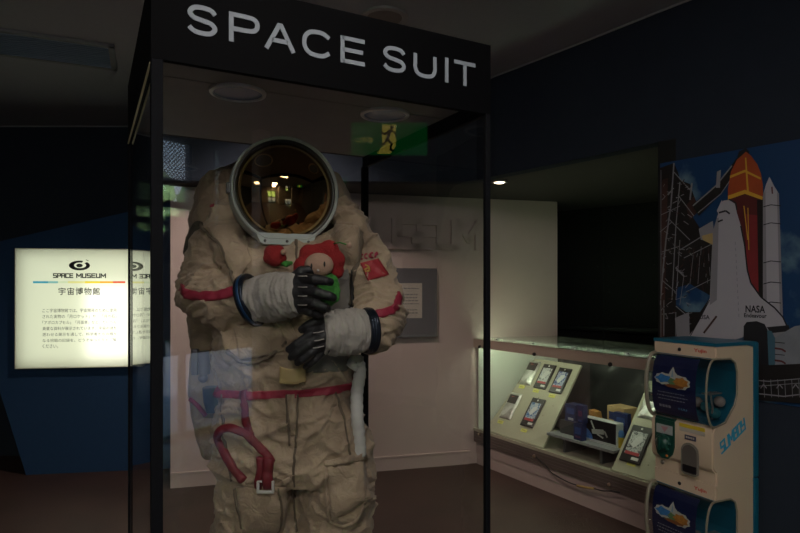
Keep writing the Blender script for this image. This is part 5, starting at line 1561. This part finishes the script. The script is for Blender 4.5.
# right glove of the suit (left in view)
a, b = P(254, 300, 1.800), P(299, 294, 1.705)
bm, d, up, sd = gauntlet(a, b, .065, .056, .056, .046, 0.0)
obj('gauntlet', bm, m_gaunt, suit, True)
_n = Vector((.92, -.26, .32)).normalized(); _u = Vector((-.32, 0, .92)); _u = (_u - _n * _u.dot(_n)).normalized(); _tilt = (_n, _u, _n.cross(_u))
wristring(P(250, 300.5, 1.812), *_tilt, .074, .070, [m_ringm, mat('wrist_blue', (.01, .05, .13), .3, .4)])
f = lambda *a: [(P(x, y, z), r) for x, y, z, r in a]
bm = hand([f((300, 279, 1.70, .0165), (314, 279, 1.672, .0155), (326, 281, 1.672, .0135), (330, 282, 1.682, .0125)),
           f((302, 290, 1.69, .0165), (317, 292.5, 1.658, .0155), (329, 296, 1.662, .0135), (333, 297.5, 1.672, .0125)),
           f((302, 300, 1.69, .0160), (314, 304, 1.662, .015), (324, 307, 1.668, .0132), (327, 308, 1.678, .012)),
           f((301, 308, 1.70, .0145), (310, 312, 1.68, .0135), (317, 314.5, 1.69, .012), (320, 315, 1.70, .011)),
           f((294, 278, 1.715, .017), (301, 271, 1.715, .0155), (309, 269.5, 1.72, .0135), (314, 271, 1.725, .012))],
          [f((292, 283, 1.715, .026), (304, 283, 1.70, .020)), f((292, 293, 1.71, .028), (305, 294, 1.69, .021)), f((292, 302, 1.712, .026), (304, 303, 1.69, .019)), f((293, 306, 1.72, .022), (302, 309, 1.70, .017))])
gl = obj('glove', bm, m_glove, suit, True)
bm = BM()
for y in (276, 287, 296, 305):
    tube(bm, [P(298, y, 1.668), P(303, y + .2, 1.660), P(307, y, 1.655)], .0018, 6)
obj('glove_lace', bm, m_gaunt, gl, True)
# left glove of the suit (right in view)
a, b = P(366, 331, 1.815), P(322, 334, 1.745)
bm, d, up, sd = gauntlet(a, b, .062, .056, .052, .044, 3.0)
obj('gauntlet', bm, m_gaunt, suit, True)
wristring(P(370, 330.5, 1.822), d, up, sd, .062, .056, [m_ringm, m_ringm])
bm = hand([f((321, 327, 1.735, .0140), (309, 335, 1.706, .0125), (296, 344, 1.704, .0115), (288.5, 349.5, 1.716, .0105)),
           f((321, 336, 1.728, .0140), (309, 344.5, 1.697, .0125), (297, 353, 1.697, .0115), (291, 357.5, 1.710, .0105)),
           f((321, 345, 1.73, .0130), (311, 353, 1.702, .0120), (302, 360, 1.704, .0110), (297.5, 363, 1.716, .010)),
           f((322, 352, 1.745, .0120), (315, 360, 1.722, .0110), (309, 365, 1.726, .0100), (305.5, 367, 1.736, .009)),
           f((326, 319, 1.745, .017), (316, 321.5, 1.725, .0155), (307, 326, 1.72, .0138), (302, 329.5, 1.725, .0125))],
          [f((330, 325, 1.75, .026), (319, 330, 1.735, .020)), f((330, 334, 1.745, .028), (319, 338, 1.73, .021)), f((330, 342, 1.748, .026), (319, 346, 1.735, .019)), f((330, 347, 1.755, .022), (321, 350, 1.745, .017))])
gl = obj('glove', bm, m_glove, suit, True)
bm = BM()
for y in (331, 339, 346):
    tube(bm, [P(324, y, 1.705), P(318, y + 1.5, 1.700), P(313, y + 2, 1.698)], .0018, 6)
obj('glove_lace', bm, m_gaunt, gl, True)

# ---- felt dolls held against the chest
m_felt = mat('felt_red', (.27, .012, .013), .9, var=.15, scale=40, bump=.5, bscale=150)
m_face = mat('felt_skin', (.40, .25, .18), .9, var=.08, bump=.3, bscale=150)
m_fgr = mat('felt_green', (.045, .22, .035), .9, var=.15, bump=.4, bscale=150)
dY = 1.755
doll = thing('felt_doll', 'felt doll with red petal hood, round face and green body under the black glove', 'doll', P(320, 290, dY))
bm = BM()
for x, y, r, z in ((320, 265, .054, .02), (303, 266, .030, .0), (309, 254, .031, .005), (318, 251, .024, .008), (329, 250, .032, .01), (336, 260, .030, .008), (336, 271, .026, .01), (299, 273, .020, .0)):
    ball(bm, P(x, y, dY + .01 + z), (r, r * .62, r * 1.0))
bm = remesh(bm, .006, 4); obj('petal_hood', bm, m_felt, doll, True)
bm = BM(); ball(bm, P(319, 265, dY - .022), (.043, .026, .036)); fc = obj('face', bm, m_face, doll, True)
for x, y in ((311.5, 266), (324.5, 264)):
    bm = BM(); ball(bm, P(x, y, dY - .046), (.003, .003, .008), u=10, v=8); obj('eye', bm, m_black, fc, True)
bm = BM(); ball(bm, P(318, 270.5, dY - .046), (.004, .003, .004), u=10, v=8); obj('nose', bm, mat('bead_pale', (.5, .42, .40), .4), fc, True)
bm = BM()
limb(bm, [(P(322, 276, dY), .026), (P(327, 282, dY), .03), (P(326, 296, dY), .034), (P(323, 303, dY), .026)], 12)
limb(bm, [(P(325, 278, dY - .005), .016), (P(333, 280, dY - .01), .016), (P(336, 285, dY - .01), .012)], 10)
limb(bm, [(P(327, 300, dY - .005), .016), (P(335, 298, dY - .01), .015), (P(337, 291, dY - .01), .012)], 10)
bm = remesh(bm, .005, 4); obj('body', bm, m_fgr, doll, True)
bm = BM(); tube(bm, [P(334, 243.5, dY + .01), P(340, 242.5, dY - .02), P(348, 245, dY - .05)], .0022, 6); st = obj('feeler', bm, m_fgr, doll, True)
bm = BM(); ball(bm, P(349, 245.5, dY - .052), .0085, u=12, v=8); obj('bead', bm, m_face, st, True)
d2 = thing('felt_flower', 'small round red felt flower with a pale bead, left of the hooded doll', 'doll', P(275, 256, 1.80))
bm = BM()
for x, y, r in ((271, 252, .022), (278, 252, .022), (275, 257, .030), (269, 258, .019), (281, 258, .018)): ball(bm, P(x, y, 1.80), (r, r * .8, r))
bm = remesh(bm, .0045, 4); obj('petals', bm, m_felt, d2, True)
bm = BM(); ball(bm, P(283.5, 252, 1.775), .009, u=12, v=8); obj('bead', bm, m_face, d2, True)
bm = BM(); limb(bm, [(P(281, 262, 1.80), .008), (P(286, 264, 1.80), .010), (P(291, 263, 1.805), .006)], 8); obj('leaf', bm, m_fgr, d2, True)

for o in bpy.data.objects:
    if '_m' in o: del o['_m']
